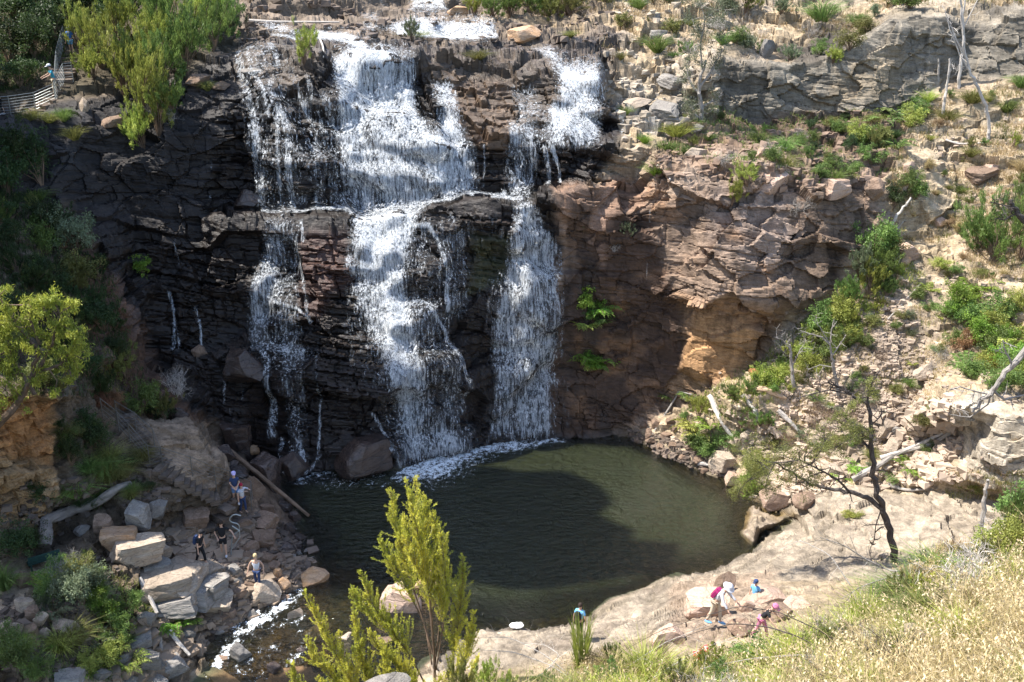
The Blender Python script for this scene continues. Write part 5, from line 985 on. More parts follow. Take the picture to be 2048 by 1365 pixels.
log([(342,1272),(360,1300),(378,1330)],.11,bark_white,'bleached timber dropping to the rapids below the fern',.35)
log([(322,1285),(330,1310)],.10,bark_grey,'short grey timber left of the bleached one below the fern',.3)
log([(1500,748),(1512,742)],.25,plain('log_rust',(.4,.18,.08),var=.3),'short rusty log end in the greenery at the cliff foot',.2)
log([(1775,645),(1830,590),(1850,560)],.05,bark_grey,'thin dead pole on the slope below the bushes',.15)
log([(1295,885),(1345,800),(1350,792),(1375,795)],.06,bark_grey,'thin bent branch propped on the shore under the cliff',.2)
log([(640,100),(648,118),(650,138)],.06,bark_white,'small white stick beside the bush on the falls lip',.3)
log([(1310,335),(1330,352),(1342,368)],.07,bark_white,'white stick lying on the orange cliff top',.15)
# ---------------------------------------------------------------- stairs, paving, rails, bench
stone=rockmat('step_stone',(.10,.078,.062),(.16,.125,.10),.15)
def stairs(path,n,wid,desc):
    P=[gnd(*q) for q in path]; L=[0]
    for a,b in zip(P,P[1:]): L.append(L[-1]+np.linalg.norm(b-a))
    root=bpy.data.objects.new('stone_stairs',None); link(root); root.location=P[-1]; tag(root,desc,'stairs')
    for i in range(n):
        s=(i+.5)/n*L[-1]; k=max(j for j in range(len(L)-1) if L[j]<=s); t=(s-L[k])/(L[k+1]-L[k]); p=P[k]+(P[k+1]-P[k])*t; d=P[k+1]-P[k]
        mb=MB(); mb.box((0,0,-.04),(wid,L[-1]/n*1.05+.12,.26),jit=.05); o=mb.build('step',stone,root); o.location=p-P[-1]+np.array([0,0,.02]); o.rotation_euler=(0,0,math.atan2(d[1],d[0])-math.pi/2)
stairs([(252,830),(262,850),(276,880),(292,912),(312,935)],16,1.1,'narrow stone stairs climbing the left bank beside the orange wall')
stairs([(318,938),(350,958),(390,982),(430,1000)],10,1.3,'lower flight of stone stairs running down to the landing')
stairs([(440,1010),(430,1030),(422,1048),(415,1062)],4,1.5,'four broad stone steps from the landing to the paving')
stairs([(142,100),(138,125),(125,150),(105,180),(75,205),(40,218)],14,1.5,'dark stone steps at the top left where walkers stand')
pav=rockmat('paving_stone',(.25,.185,.145),(.33,.26,.20))
k=0
for r_ in range(7):
    for c_ in range(9):
        x=345+c_*19+r_*4+rng.uniform(-4,4); y=1062+r_*13+rng.uniform(-3,3)-c_*1.5
        if polysd([(330,1060),(400,1045),(470,1040),(505,1150),(430,1150),(400,1120)],np.array([[x]]),np.array([[y]]))[0,0]<0: continue
        p=gnd(x,y); s=scale_at(p); nn=rng.integers(5,8); a=np.sort(rng.uniform(0,6.283,nn)); a=np.arange(nn)*6.283/nn+rng.uniform(-.3,.3,nn); rr=rng.uniform(.85,1.1,nn)*9.5*s
        top=np.stack([np.cos(a)*rr,np.sin(a)*rr*1.25,np.full(nn,.05)],1); bot=top*np.array([1.04,1.04,1])-np.array([0,0,.15]); mb=MB(); cc=np.array([[0,0,.055]])
        mb.add(np.vstack([top,bot,cc]),[(i,nn+i,nn+(i+1)%nn,(i+1)%nn) for i in range(nn)],[(2*nn,i,(i+1)%nn) for i in range(nn)])
        o=mb.build('paving_stone',pav,loc=p+np.array([0,0,.03])); reg_thing(o,'flat irregular paving stone of the landing where two men in black stand','paving stone','crazy paving of the landing')
steel=plain('galvanised_steel',(.28,.30,.30),rough=.35,var=.12,sc=20,spec=.5,metal=.5); steel_dk=plain('dull_steel',(.13,.125,.115),rough=.5,var=.2,sc=20,spec=.5,metal=.3)
def railing(posts,desc,nc=6,mat=steel,H=1.05,rad=.022,skip=0):
    """posts: (px,py) feet"""
    P=[gnd(x,y) for x,y in posts]; root=bpy.data.objects.new('railing',None); link(root); root.location=P[0]; tag(root,desc,'railing','cable railings')
    tops=[p+UP*H-P[0] for p in P]; b=[p-P[0] for p in P]
    for p,t in zip(b,tops):
        mb=MB(); mb.tube([p-UP*.3,t+UP*.03],rad,6); mb.build('post',mat,root)
    mb=MB(); mb.tube(tops,rad*.7,6,cap=False); mb.build('handrail',mat,root)
    for c in range(1,nc):
        mb=MB(); mb.tube([p+(t-p)*c/nc for p,t in zip(b,tops)],.009,3,cap=False); mb.build('cable',mat,root)
railing([(-25,228),(19,222),(67,212),(107,196),(130,164),(147,163)],'steel cable railing along the edge of the upper steps',7)
railing([(107,190),(117,140),(127,112),(131,95)],'steel cable railing up the inner side of the upper steps',6)
railing([(199,842),(238,868),(258,892),(299,940),(324,942)],'weathered cable railing on the outer side of the narrow stairs',4,steel_dk)
railing([(240,838),(272,866),(310,905),(324,940)],'cable railing on the inner side of the narrow stairs',3,steel_dk)
railing([(324,942),(378,958),(420,981),(455,988),(478,992)],'cable railing behind the two people on the landing',6,steel_dk)
railing([(478,992),(504,1004),(506,1020)],'short railing at the pool end of the landing',3,steel_dk)
p=gnd(462,1116); s=scale_at(p); mb=MB(); hp=[(462,1116),(463,1085),(466,1070),(480,1062),(478,1048),(462,1045),(458,1038),(468,1028),(482,1032)]
Q=np.array([PY(np.array(float(x)),np.array(float(y)),p[1]) for x,y in hp]); Qs=Q.copy()
for _ in range(3): Qs=np.concatenate([[Qs[0]],np.stack([.75*Qs[:-1]+.25*Qs[1:],.25*Qs[:-1]+.75*Qs[1:]],1).reshape(-1,3),[Qs[-1]]])
mb.tube(Qs-Q[0],.03,8)
hr=bpy.data.objects.new('handrail',None); link(hr); hr.location=Q[0]; tag(hr,'curved galvanised handrail on the paving beside the man in black','handrail')
mb.build('rail',steel,hr); mb=MB(); Q2=np.array([PY(np.array(float(x)),np.array(float(y)),p[1]-.25) for x,y in [(462,1100),(480,1075),(479,1062),(464,1052)]]); mb.tube(Q2-Q[0],.03,8); mb.build('rail',steel,hr)
# bench
p=gnd(92,1140); bt=bpy.data.objects.new('park_bench',None); link(bt); bt.location=p+np.array([0,0,.02]); bt.rotation_euler=(0,0,R(35)); tag(bt,'dark green slatted bench on the dirt path under the curved log','bench')
gm=plain('green_painted_wood',(.03,.07,.06),rough=.5,var=.2,sc=8); 
mb=MB(); [mb.box((0,.02+.11*i,.45),(1.3,.09,.035)) for i in range(4)]; mb.build('seat',gm,bt)
mb=MB(); [mb.box((0,-.05-.03*i,.58+.12*i),(1.3,.03,.09)) for i in range(3)]; mb.build('backrest',gm,bt)
for sx in(-.55,.55):
    for sy in(0,.33): mb=MB(); mb.box((sx,sy,.21),(.06,.06,.44)); mb.build('leg',gm,bt)
# white cloth at the slab edge
mb=MB(); n=14; u,v=np.meshgrid(np.linspace(-1,1,n),np.linspace(-1,1,n)); rr=np.maximum(abs(u),abs(v)); V=np.stack([u*.32*np.sqrt(1-.5*v*v),v*.22*np.sqrt(1-.5*u*u),.03+.05*fbm(np.stack([u,v,u*0],-1),2.5,5,3)-.06*rr**4],-1).reshape(-1,3)
i=np.arange((n-1)*(n-1)); a=(i//(n-1))*n+i%(n-1); mb.add(V,np.stack([a,a+1,a+n+1,a+n],1)); o=mb.build('towel',plain('white_cloth',(.85,.85,.83),var=.04),loc=PZ(1033.,1250.,.32),smooth=True); tag(o,'crumpled white cloth lying on the slab at the water edge','towel')
# ---------------------------------------------------------------- people
skin_m=plain('skin',(.52,.33,.24),var=.08,rough=.6); hair_m=plain('dark_hair',(.03,.02,.015),var=.3)
def cloth(nm,c): return plain('cloth_'+nm,c,var=.12,rough=.9,sc=14)
def skinned(name,verts,edges,mat,parent,root=0):
    me=bpy.data.meshes.new(name); me.from_pydata([v[:3] for v in verts],edges,[]); o=bpy.data.objects.new(name,me); link(o,parent)
    m=o.modifiers.new('skin','SKIN'); m.use_smooth_shade=True
    for i,v in enumerate(verts):
        sv=me.skin_vertices[0].data[i]; r=v[3]; sv.radius=(r,r*(v[4] if len(v)>4 else 1)); sv.use_root=(i==root)
    s=o.modifiers.new('sub','SUBSURF'); s.levels=1; s.render_levels=1; me.materials.append(mat); return o
def person(P,h,yaw,desc,top,bottom,hat=None,hair=hair_m,pack=None,sleeves='short',legs='long',lean=0.,la=(.12,0,0),ra_=(.12,0,0),stride=.12,shoes=None,group='visitors',turn=0):
    """P feet position; lean bends the trunk forward; la, ra_ = hand positions relative to the shoulder (forward, up) as (out, fwd, up)"""
    k=h/1.72; root_loc=np.array(P,float)
    cl,sl_=math.cos(lean),math.sin(lean)
    def T(x,y,z):      # trunk points above the hips bend forward (forward = -y)
        dz=z-.92; return (x*k,(y*cl-dz*sl_)*k if z>.92 else y*k,(.92+dz*cl+ -y*sl_*0)*k if z>.92 else z*k)
    hip=(0,0,.92); V=[]; E=[]
    def add(p,r,par=None,f=1):
        V.append((*p,r*k,f)); 
        if par is not None: E.append((par,len(V)-1))
        return len(V)-1
    pel=add(T(0,0,.93),.125,None,.8); wa=add(T(0,0,1.10),.115,pel,.8); ch=add(T(0,0,1.30),.135,wa,.8); nk0=add(T(0,0,1.43),.08,ch); nk=add(T(0,-.01,1.50),.052,nk0); hd=add(T(0,-.015,1.60),.085,nk,1.1); hd2=add(T(0,-.01,1.69),.075,hd,1.1)
    J={}
    for s,hand in((-1,la),(1,ra_)):
        sh=T(s*.17,0,1.41); shi=add(sh,.05,ch); ho=np.array(hand); L=.56
        hx=np.array([s*ho[0],-ho[1],ho[2]-.54 if ho[2]==0 else ho[2]]); 
        if np.linalg.norm(hx)>L: hx=hx/np.linalg.norm(hx)*L
        hw=np.array(sh)+hx*k; mid=(np.array(sh)+hw)/2; d=np.linalg.norm(hx); bend=math.sqrt(max(0,(L/2)**2-(d/2)**2)); eb=mid+np.array([s*.55,.6,-.3])/np.linalg.norm([.55,.6,.3])*bend*k
        el=add(tuple(eb),.038,shi); wr=add(tuple(hw),.026,el); dd=(hw-eb)/(np.linalg.norm(hw-eb)+1e-6); pm_=add(tuple(hw+dd*.06*k),.032,wr,.5)
        sd=np.cross(dd,[0,0,1.]); sd=sd/(np.linalg.norm(sd)+1e-6) if np.linalg.norm(sd)>.1 else np.array([1.,0,0])
        for q,(o_,ln) in enumerate([(-.027,.065),(-.009,.078),(.009,.074),(.027,.058)]):
            a_=hw+dd*.10*k+sd*o_*k; f1=add(tuple(a_),.009,pm_); add(tuple(a_+(dd*ln+np.array([0,-.012,-.02]))*k),.008,f1)
        a_=hw+dd*.05*k+sd*.045*k; add(tuple(a_+dd*.03*k),.010,pm_); J[s]=(sh,eb,hw)
        fx=s*.10; fy=-s*stride; hj=T(s*.09,0,.86); kn=((s*.10)*k,(fy*.5-.03)*k,.48*k); an=(fx*k,(fy+.03)*k,.08*k)
        h1=add(hj,.085,pel); k1=add(kn,.055,h1); c1=add((fx*k,(fy*.75+.02)*k,.32*k),.052,k1); a1=add(an,.036,c1); add((fx*k,(fy-.13)*k,.035*k),.035,a1,.6); J[s*10]=(hj,kn,an)
    body=skinned('person',V,E,skin_m,None); body.location=root_loc; body.rotation_euler=(0,0,yaw); body['label']=desc; body['category']='person'; body['group']=group
    W=[];F=[]
    def a2(p,r,par=None,f=1):
        W.append((*p,r*k,f)); 
        if par is not None: F.append((par,len(W)-1))
        return len(W)-1
    w1=a2(T(0,0,.90),.150,None,.8); w2=a2(T(0,0,1.10),.138,w1,.8); w3=a2(T(0,0,1.30),.155,w2,.8); w4=a2(T(0,0,1.43),.085,w3)
    for s in(-1,1):
        sh,eb,hw=J[s]; u=a2(sh,.068,w3)
        if sleeves!='none':
            e_=tuple(np.array(sh)*.3+np.array(eb)*.7) if sleeves=='short' else tuple(eb); q=a2(e_,.056,u)
            if sleeves=='long': a2(tuple(np.array(eb)*.1+np.array(hw)*.9),.040,q)
    skinned('shirt',W,F,top,body)
    W=[];F=[]; w1=a2(T(0,0,.95),.142,None,.8)
    for s in(-1,1):
        hj,kn,an=J[s*10]; q=a2(hj,.100,w1); 
        if legs=='short': a2(tuple(np.array(kn)*.75+np.array(hj)*.25),.085,q)
        else: z=a2(kn,.070,q); a2(tuple(np.array(an)*.9+np.array(kn)*.1),.055,z)
    skinned('shorts' if legs=='short' else 'trousers',W,F,bottom,body)
    hc=np.array(T(0,-.015,1.635))
    bm=bmesh.new(); bmesh.ops.create_uvsphere(bm,u_segments=16,v_segments=10,radius=1); 
    for v in bm.verts:
        c=v.co; v.co=Vector((c.x*.098,c.y*.112+.015,c.z*.12+.045 if c.z>-.2 else -.2*.12+.045+ (c.z+.2)*.06))*k
    me=bpy.data.meshes.new('hair'); bm.to_mesh(me); bm.free(); me.materials.append(hair); o=bpy.data.objects.new('hair',me); link(o,body); o.location=hc; o.rotation_euler=(lean,0,0)
    if hat:
        kind,hm=hat; mb=MB(); th=np.linspace(0,2*np.pi,19)[:-1]
        prof=[(.118,.06),(.116,.10),(.10,.15),(.06,.175),(.001,.18)] if kind=='cap' else [(.20,.045),(.12,.075),(.115,.13),(.09,.175),(.001,.185)]
        V2=np.concatenate([np.stack([np.cos(th)*r,np.sin(th)*r*1.08,np.full(18,z)],1) for r,z in prof])*k; Q2=[(i*18+j,i*18+(j+1)%18,(i+1)*18+(j+1)%18,(i+1)*18+j) for i in range(len(prof)-1) for j in range(18)]
        mb.add(V2,Q2)
        if kind=='cap': mb.box((0,-.15*k,.07*k),(.15*k,.12*k,.012*k))
        o=mb.build('hat' if kind!='cap' else 'cap',hm,body,smooth=True); o.location=hc; o.rotation_euler=(lean,0,0)
    if pack:
        bm=bmesh.new(); bmesh.ops.create_cube(bm,size=1); bmesh.ops.bevel(bm,geom=bm.edges[:],offset=.2,segments=3,affect='EDGES')
        for v in bm.verts: v.co=Vector((v.co.x*.30,v.co.y*.18,v.co.z*.44))*k
        me=bpy.data.meshes.new('backpack'); bm.to_mesh(me); bm.free(); me.materials.append(pack); o=bpy.data.objects.new('backpack',me); link(o,body); o.location=T(0,.22,1.25); o.rotation_euler=(lean,0,0)
    if shoes:
        for s in(-1,1):
            an=np.array(J[s*10][2]); bm=bmesh.new(); bmesh.ops.create_uvsphere(bm,u_segments=10,v_segments=7,radius=1)
            for v in bm.verts: v.co=Vector((v.co.x*.055,v.co.y*.14,v.co.z*.05))*k
            me=bpy.data.meshes.new('shoe'); bm.to_mesh(me); bm.free(); me.materials.append(shoes); o=bpy.data.objects.new('shoe',me); link(o,body); o.location=an+np.array([0,-.07,-.035])*k
    return body
black=cloth('black',(.015,.015,.018)); white=cloth('white',(.55,.56,.6)); navy=cloth('navy',(.03,.05,.12)); blue=cloth('blue',(.04,.16,.55)); lblue=cloth('light_blue',(.16,.42,.72)); teal=cloth('teal',(.05,.3,.42)); denim=cloth('denim',(.12,.22,.42)); beige=cloth('beige',(.5,.42,.32)); pink=cloth('pink',(.50,.16,.28)); red=cloth('red',(.38,.02,.03)); magenta=cloth('magenta',(.28,.02,.11)); lilac=cloth('lilac',(.5,.45,.75)); redhair=plain('red_hair',(.35,.02,.05)); bluegreen=cloth('aqua',(.1,.55,.55))
def gg(x,y,dz=.0): return gnd(x,y)+np.array([0,0,dz])
person(gg(108,182,.1),1.7,R(-60),'person in white cap, blue shirt and beige trousers leaning on the upper railing',teal,beige,('cap',white),lean=.2,la=(.1,.4,-.3),ra_=(.1,.4,-.3))
person(gg(145,116,.1),1.5,R(10),'child in white cap, blue shirt and light blue shorts on the top steps',blue,lblue,('cap',white),legs='short',shoes=black)
person(gg(190,120,.1),1.7,R(30),'person in white hat mostly hidden behind the bright upper bushes',lblue,navy,('cap',white))
person(gg(2,226,.1),1.65,R(-70),'person in black cut by the left edge at the upper steps',black,black,None,legs='long',shoes=white)
person(gg(471,1011,.1),1.68,R(20),'person in lilac cap, navy top and denim shorts standing on the landing',navy,denim,('cap',lilac),legs='short',la=(-.08,.28,-.36),ra_=(-.08,.28,-.36),shoes=white)
person(gg(491,1026,.1),1.6,R(60),'red haired person in a white shirt raising a camera on the landing',white,navy,None,hair=redhair,sleeves='long',la=(-.02,.38,.05),ra_=(-.02,.38,.05))
person(gg(449,1112,.1),1.8,R(10),'man in black shirt and shorts with a hand on the curved handrail',black,black,None,legs='short',la=(.05,.1,-.38),ra_=(.35,.2,-.3),shoes=white)
person(gg(404,1132,.15),1.75,R(75),'man in black cap and backpack stepping down behind the pale ledges',black,black,('cap',black),pack=navy,lean=.2,stride=.2)
person(gg(518,1184,.30),1.72,R(0),'person in a white sleeveless top standing on the flat pale slab',white,navy,None,hair=plain('blond_hair',(.5,.38,.2)),sleeves='none',la=(.2,.05,-.48),ra_=(.15,.0,-.5),shoes=bluegreen)
person(gg(1428,1266,.25),1.75,R(55),'hiker in white sunhat with a magenta backpack bending forward over the rocks',white,beige,('sun',white),pack=magenta,lean=.55,la=(.1,.3,-.45),ra_=(.1,.35,-.4),shoes=lblue,sleeves='long',stride=.2)
person(gg(1517,1290,.25),1.5,R(60),'hiker in pink cap, black top and pink leggings climbing over rocks',black,pink,('cap',pink),lean=.6,la=(.1,.35,-.4),ra_=(.1,.35,-.4),stride=.28,shoes=black)
person(gg(1392,1330,-.25),1.4,R(80),'crouched hiker in a red shirt half hidden by the foreground grass',red,red,None,lean=.8,la=(.1,.4,-.35),ra_=(.1,.4,-.35))
person(gg(1508,1205,-.35),1.4,R(-40),'person in navy cap showing only head and shoulders behind the slanting slab',lblue,navy,('cap',navy))
person(gg(1160,1286,.1),1.65,R(150),'person with dark backpack on the slab behind the upright reed bush',lblue,black,None,pack=black,shoes=black)
# ================================================================ the near bank the photographer looks over
BROW=np.array([(-400,1560,11),(300,1540,12),(560,1450,13),(700,1390,14),(900,1372,14.5),(1100,1362,14.5),(1250,1352,14.5),(1400,1338,14.5),(1550,1310,15),(1650,1270,15.5),(1750,1225,16),(1850,1165,17),(1950,1105,18),(2060,1045,19),(2320,960,20),(2900,760,23)],float)
xs_=np.arange(-380,2900,14.); by_=np.interp(xs_,BROW[:,0],BROW[:,1]); bY=np.interp(xs_,BROW[:,0],BROW[:,2]); rows=[]
for t in np.linspace(-1,1,64):
    if t<0:
        p0=PY(xs_,by_,bY); q=p0+np.stack([p0[:,0]*0,-t*3.5+p0[:,0]*0,-(t*t)*4.2+t*1.6+p0[:,0]*0],-1)
    else:
        p0=PY(xs_,by_,bY); bot=PY(xs_,np.full_like(xs_,1900.),np.full_like(xs_,4.6)); q=p0+(bot-p0)*t
    rows.append(q)
FH=np.array(rows); FH[...,2]+=.22*fbm(FH,.9,301,5); 
n0,n1=FH.shape[:2]; i,j=np.nonzero(np.ones((n0-1,n1-1))); a=i*n1+j
me=npmesh('near_bank',FH.reshape(-1,3),[np.stack([a,a+1,a+n1+1,a+n1],1)],MT,False); c_=np.ones((n0*n1,3))*np.array([.24,.19,.11]); c_*=(1+.4*fbm(FH.reshape(-1,3),2,333,4))[:,None]; attr(me,'col',c_); attr(me,'wet',np.zeros(n0*n1),'FLOAT')
o=bpy.data.objects.new('near_bank',me); link(o); tag(o,'dry grassy bank in the foreground at the lower right','terrain',kind='structure')
fpx,fpy,_=proj(FH)
def fpos(X,Y):
    """points of the near bank seen at image position X,Y"""
    out=np.empty((len(X),3)); c=np.clip(((X-xs_[0])/14).astype(int),0,n1-1); k0=31
    for q in range(len(X)):
        col_=fpy[k0:,c[q]]; r_=min(np.searchsorted(col_,Y[q]),n0-k0-1); out[q]=FH[k0+r_,c[q]]
    return out
g('near_straw',[(1560,1300),(1700,1230),(1850,1165),(2070,1060),(2420,930),(2420,1560),(1500,1560),(1500,1340)],10500,.75,.0095,[ML['ol'],ML['st'],ML['sd']],'tall dry seeding grass in the right foreground',-.22,1.1,heads=.38,P0=fpos,mi=-.1)
g('near_green_grass',[(1150,1352),(1400,1338),(1650,1268),(1850,1165),(2070,1050),(2070,1140),(1700,1360),(1600,1480),(1100,1480)],9000,.50,.009,[ML['yb'],ML['st'],ML['sd']],'yellow-green long grass along the foreground brow',-.5,.9,heads=.12,P0=fpos,mi=.1)
g('near_scrub_grass',[(880,1374),(1250,1352),(1250,1480),(850,1480)],3500,.40,.008,[ML['st'],ML['ol'],ML['st']],'dry pale grass at the bottom middle',-.5,1.1,heads=.1,P0=fpos)
def fp(x,y): return fpos(np.array([float(x)]),np.array([float(y)]))[0]
for q in [(1825,1215,80,100,'tuss','gr','dark green tussock under the fallen branch'),(1780,1200,60,80,'tuss','gr','green tussock left of the dark one'),(1700,1275,60,70,'tuss','yg','yellow-green tussock in the foreground grass'),(1990,1120,70,80,'leafy','yg','bright yellow-green leafy bush near the right edge'),(2035,1110,90,80,'leafy','yg','taller yellow-green bush at the right edge'),(1940,1150,50,60,'leafy','br','small green bush left of the yellow-green ones'),(2040,1010,90,90,'leafy','gr','green bush at the right edge above the slab end'),(2035,960,80,60,'fine','gr','thin green bush at the right edge by the pale block'),(1090,1365,40,60,'feather','gr','soft green tuft at the bottom middle'),(985,1385,90,50,'fine','yg','thin yellow-green sprig right of the conifer foot'),(930,1400,80,60,'fine','ol','olive sprig at the conifer foot'),(1010,1400,70,60,'fine','yg','short sprig beside the thin one')]:
    plant({'tuss':'tussock'}.get(q[4],'shrub'),q[4],q[5],q[0],q[1],q[2],q[3],q[6],'shrub' if q[4]!='tuss' else 'grass','plants of the foreground bank',P=fp(q[0],max(q[1],np.interp(q[0],BROW[:,0],BROW[:,1])+2)))
p=fp(1160,1358); s=scale_at(p); o=bpy.data.objects.new('reed_bush',proto('reed',0,'yg')); link(o); o.location=p-np.array([0,0,.1]); o.scale=(190*s*.8,190*s*.8,200*s); tag(o,'upright bright reedy bush standing alone in front of the slab','shrub')
rs_=np.random.default_rng(78)
for q in range(16):
    x=rs_.uniform(1180,2030); y=np.interp(x,BROW[:,0],BROW[:,1])+rs_.uniform(6,150); p=fp(x,y); s=scale_at(p); o=bpy.data.objects.new('dead_bush',proto('twig',int(rs_.integers(3)),'st',['grey','white','dark'][q%3])); link(o); o.location=p-np.array([0,0,.05]); z_=rs_.uniform(70,130)*s; o.scale=(z_*1.2,z_*1.2,z_); o.rotation_euler=(rs_.uniform(-.3,.3),rs_.uniform(-.3,.3),rs_.uniform(0,6)); reg_thing(o,['grey','bleached','dark'][q%3]+' tangle of dead twigs in the foreground grass','dead bush','dead twigs in the foreground')
rs_=np.random.default_rng(77)
for q in range(46):
    x=rs_.uniform(1150,2050); y=np.interp(x,BROW[:,0],BROW[:,1])+rs_.uniform(4,200)*rs_.random()
    kd=['tuss','tuss','fine','leafy'][int(rs_.integers(4))]; m_=['yg','st','ol','gr','yb'][int(rs_.integers(5))]
    plant('tussock' if kd=='tuss' else 'low_shrub',kd,m_,x,y,rs_.uniform(40,90),rs_.uniform(50,100),{'yg':'yellow-green','yb':'yellow-green','st':'dry straw coloured','ol':'olive','gr':'green'}[m_]+(' grass tussock' if kd=='tuss' else ' low shrub')+' in the foreground grass','grass' if kd=='tuss' else 'shrub','plants in the foreground grass',P=fp(x,y))
# grey boulder at the bottom
boulder(755,1362,120,50,'grey','rough grey rock cut by the bottom of the photo','foreground rocks',P=PY(755.,1400.,13.0)); boulder(1840,1275,50,90,'pale','pale lichened stone standing in the dry grass','foreground rocks',P=fp(1830,1300))
# arching dead branches
def arch(pts,r,mat,desc,kids=2):
    Q=[]; W=[PY(float(x),float(y),Y) for x,y,Y in pts]
    for a_,b_ in zip(W[:-1],W[1:]):
        for t in np.arange(0,1,.2): Q.append(a_+(b_-a_)*t)
    Q.append(W[-1]); Q=np.array(Q); Q[1:-1]=.25*Q[:-2]+.5*Q[1:-1]+.25*Q[2:]; b0=Q[0].copy(); mb=MB(); mb.tube(Q-b0,np.linspace(r,r*.25,len(Q)),6,0,True,.1)
    for q,qd in zip(Q[3::3],(Q[1:]-Q[:-1])[3::3]):
        for _ in range(kids): twigs(mb,q-b0,qd/np.linalg.norm(qd)+rng.normal(size=3)*.45,rng.uniform(.25,.5),r*.25,1,0,.5,0,2)
    o=mb.build('dead_branch',mat,loc=b0); tag(o,desc,'branch','dead branches over the foreground'); return o
arch([(2070,1185,15.5),(1980,1158,15.6),(1900,1150,15.7),(1820,1143,15.8),(1780,1142,15.9),(1730,1118,16),(1690,1092,16),(1640,1075,16)],.024,bark_grey,'long pale fallen branch crossing above the dry grass',2)
arch([(1830,1145,15.8),(1760,1160,15.6),(1720,1175,15.4),(1680,1200,15.2)],.016,bark_grey,'grey side branch below the long pale one',2)
arch([(1660,1310,13),(1600,1275,13.2),(1540,1255,13.4),(1470,1247,13.6),(1400,1262,13.8),(1330,1290,14),(1250,1330,14.2)],.011,bark_dark,'dark arching branch passing over the hikers',3)
arch([(1700,1300,13.3),(1640,1262,13.5),(1560,1225,13.7),(1480,1212,13.8),(1400,1235,13.9),(1320,1262,14),(1250,1300,14)],.009,bark_dark,'upper thin dark arching branch over the hikers',3)
arch([(1680,1320,12.6),(1600,1310,12.8),(1500,1318,13),(1400,1338,13.2)],.018,bark_grey,'low grey branch lying in the foreground grass',1)
for i,(d,pts) in enumerate([('outermost pale dry stem arching left',[(1150,1360,14),(1090,1310,14.2),(1020,1275,14.4),(960,1275,14.6)]),('pale dry stem arching low to the left',[(1160,1370,13.8),(1100,1330,14),(1030,1305,14.2),(960,1300,14.4)]),('pale dry stem curving up towards the reed bush',[(1040,1375,14),(1090,1345,14),(1120,1310,14.1),(1090,1290,14.3),(1040,1285,14.4)]),('pale dry stem rising right of the reed bush',[(1210,1380,13.6),(1260,1330,13.8),(1330,1285,14),(1420,1250,14.2)]),('pale dry stem lying towards the hikers',[(1260,1390,13.2),(1330,1340,13.5),(1400,1300,13.8),(1480,1270,14)]),('thin pale loop near the slab tree foot',[(1700,1170,15.6),(1660,1110,15.8),(1600,1080,16),(1560,1100,16.2)])]):
    arch(pts,.010,bark_white,d,2)
# ---------------------------------------------------------------- the conifer close to the camera
def conifer(label,Y,stems,nd,name='conifer'):
    base=PY(float(stems[0][0][0][0]),float(stems[0][0][0][1]),Y); root=bpy.data.objects.new(name,None); link(root); root.location=base; tag(root,label,'conifer' if name=='conifer' else 'shrub')
    lf=MB(); 
    for pts,r0,start in stems:
        W=[PY(float(x),float(y),Y+dy) for x,y,dy in pts]; Q=[]
        for a_,b_ in zip(W[:-1],W[1:]):
            m=max(3,int(np.linalg.norm(b_-a_)/.07))
            for t in np.arange(m)/m: Q.append(a_+(b_-a_)*t)
        Q.append(W[-1]); Q=np.array(Q)-base
        for _ in range(3): Q[1:-1]=.25*Q[:-2]+.5*Q[1:-1]+.25*Q[2:]
        n=len(Q); mb=MB(); mb.tube(Q,np.linspace(r0,.006,n),6); mb.build('stem',bark_brown,root)
        tot=n*.07
        for i in range(int(n*start),n):
            f=(i-n*start)/(n-n*start+1e-6); ax=Q[min(i+1,n-1)]-Q[max(i-1,0)]; ax/=np.linalg.norm(ax)+1e-9
            K=6 if f<.85 else 3
            for _ in range(K):
                L=.44*(1-f)**.75*(.4+rng.random())+.05; d=ax*.9+rng.normal(size=3)*.45; d[2]+=.45; d/=np.linalg.norm(d)
                m=max(2,int(L/.05)); sp=[Q[i]]; dd=d.copy()
                for _ in range(m): dd=dd+UP*.12+rng.normal(size=3)*.08; dd/=np.linalg.norm(dd); sp.append(sp[-1]+dd*L/m)
                sp=np.array(sp); 
                if L>.1: lf.tube(sp,np.linspace(.004,.002,len(sp)),3,1,False)
                kk=int(nd*1.8*max(L,.1)/.2); t=rng.random(kk)**.7*(len(sp)-1); a_=t.astype(int).clip(0,len(sp)-2); C=sp[a_]+(sp[a_+1]-sp[a_])*(t-a_)[:,None]
                D=dd*.9+rng.normal(size=(kk,3))*.55; D/=np.linalg.norm(D,axis=1)[:,None]; l=rng.uniform(.024,.045,kk); lf.leaves(C+D*l[:,None]*.5,D,l,.0085,0)
    lf.build('foliage',[leafmat('conifer_leaf',(.40,.43,.055),(.72,.66,.10),0.),bark_grey],root)
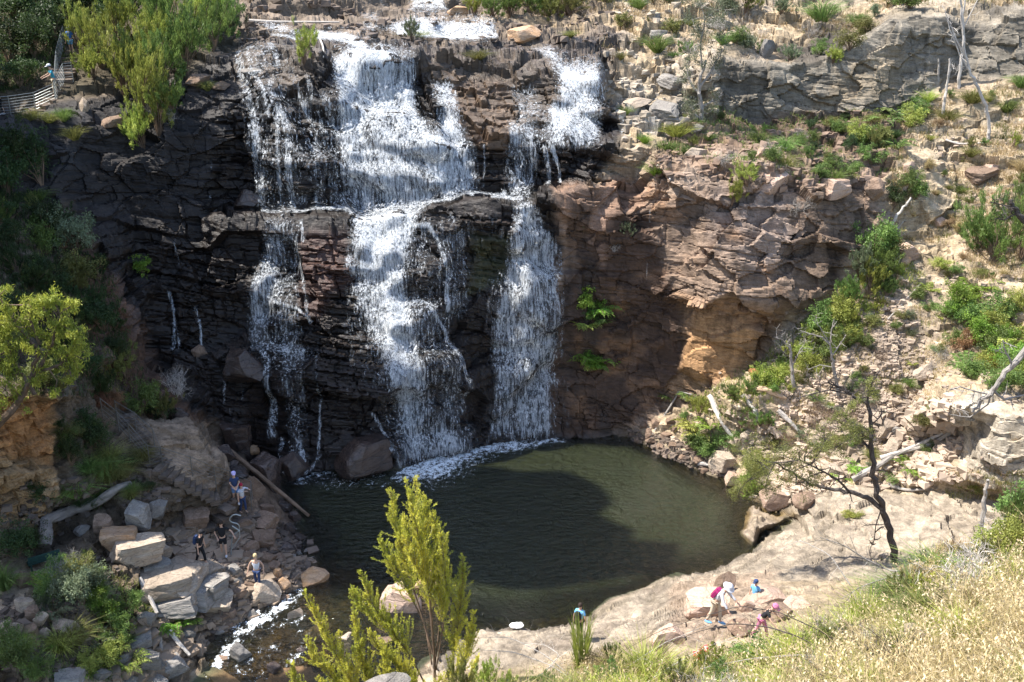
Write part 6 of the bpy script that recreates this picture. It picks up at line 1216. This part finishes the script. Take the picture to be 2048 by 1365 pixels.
conifer('bright yellow-green conifer sapling rising from the bottom in front of the pool',14.5,[
 ([(872,1420,0),(868,1300,0),(858,1200,.1),(845,1100,.1),(838,1030,.1),(832,962,.1)],.028,.45),
 ([(868,1300,0),(862,1220,-.2),(850,1130,-.2),(832,1050,-.3),(818,990,-.3),(812,965,-.3)],.018,.35),
 ([(866,1310,0),(840,1220,.2),(812,1130,.3),(795,1060,.3),(782,985,.3)],.018,.4),
 ([(864,1330,0),(850,1250,.3),(805,1160,.4),(775,1110,.4),(760,1080,.4)],.014,.45),
 ([(870,1330,0),(880,1240,.2),(878,1150,.2),(872,1080,.2),(868,1030,.2)],.016,.35),
 ([(872,1340,0),(888,1240,-.2),(892,1170,-.2),(886,1110,-.2),(880,1060,-.2)],.014,.4),
 ([(872,1400,0),(905,1320,.2),(918,1240,.2),(924,1180,.2),(926,1120,.2)],.014,.3),
 ([(874,1410,0),(925,1330,-.1),(945,1270,-.1),(948,1230,-.1)],.011,.3),
 ([(866,1400,0),(820,1310,.2),(780,1260,.2),(745,1210,.2),(722,1150,.2)],.016,.35),
 ([(790,1275,.2),(745,1235,.4),(715,1210,.4),(705,1185,.4)],.010,.2),
 ([(862,1420,0),(800,1340,-.2),(760,1300,-.2),(740,1270,-.2)],.012,.3),
 ([(860,1150,.1),(845,1100,.3),(852,1040,.3),(848,1000,.3)],.010,.2),
 ([(855,1180,.1),(830,1130,-.4),(815,1080,-.4),(808,1040,-.4)],.010,.2)],26)
conifer('low yellow-green conifer bush at the bottom left of the sapling',14,[
 ([(760,1470,0),(720,1400,0),(690,1340,0),(660,1290,0),(640,1250,0),(612,1190,0)],.014,.25),([(740,1470,0),(700,1400,.2),(660,1350,.2),(625,1320,.2),(615,1280,.2)],.012,.2),([(720,1470,0),(660,1400,-.2),(640,1360,-.2)],.010,.1),([(700,1480,0),(620,1410,.1),(590,1370,.1),(582,1330,.1)],.012,.2),
 ([(750,1470,0),(740,1380,.2),(720,1320,.2),(715,1270,.2),(708,1225,.2)],.012,.25),([(770,1470,0),(780,1390,0),(770,1330,0),(765,1290,0)],.012,.2),([(780,1470,0),(820,1400,.1),(830,1350,.1)],.010,.1),([(720,1480,0),(690,1430,.3),(640,1380,.3)],.010,.1),([(800,1480,0),(860,1400,-.1),(900,1350,-.1)],.010,.1),([(900,1480,0),(935,1400,-.1),(955,1320,-.1)],.010,.1)],26,'shrub')
# ---------------------------------------------------------------- unseen gorge wall added left of frame, crest heights shaped to shade pool and bank
U,Vv=np.meshgrid(np.linspace(0,1,70)**1.6,np.linspace(0,1,90)); Ly=16+75*Vv; rho=sm(44.5,48,Ly)*(1-sm(66,72,Ly)); rag=7*fbm(np.stack([Ly*0,Ly,Ly*0],-1),.33,431,4)
Lx=-(.5*Ly+3.0)-26*U; Lz=3+18*Vv**.8+34*U**.9*(1-rho)+rho*((46+rag-16*sm(57.2,59.5,Ly)-10*sm(59.5,61.5,Ly))*np.clip(U/.12,0,1)**.8+8*U); Lw=np.stack([Lx,Ly,Lz],-1); Lw+=np.array([.6,1,1])*2.6*(fbm(Lw,.13,401,5)*sm(0,.05,U))[...,None]
n0_,n1_=Lw.shape[:2]; i,j=np.nonzero(np.ones((n0_-1,n1_-1))); a=i*n1_+j
me=npmesh('shade_gorge_wall',Lw.reshape(-1,3),[np.stack([a,a+1,a+n1_+1,a+n1_],1)],MT,False); attr(me,'col',np.ones((n0_*n1_,3))*np.array([.14,.12,.07])); attr(me,'wet',np.zeros(n0_*n1_),'FLOAT')
o=bpy.data.objects.new('shade_gorge_wall',me); link(o); tag(o,'unseen gorge side added left of the view to shade the pool and bank','terrain',kind='structure')
finish_labels()
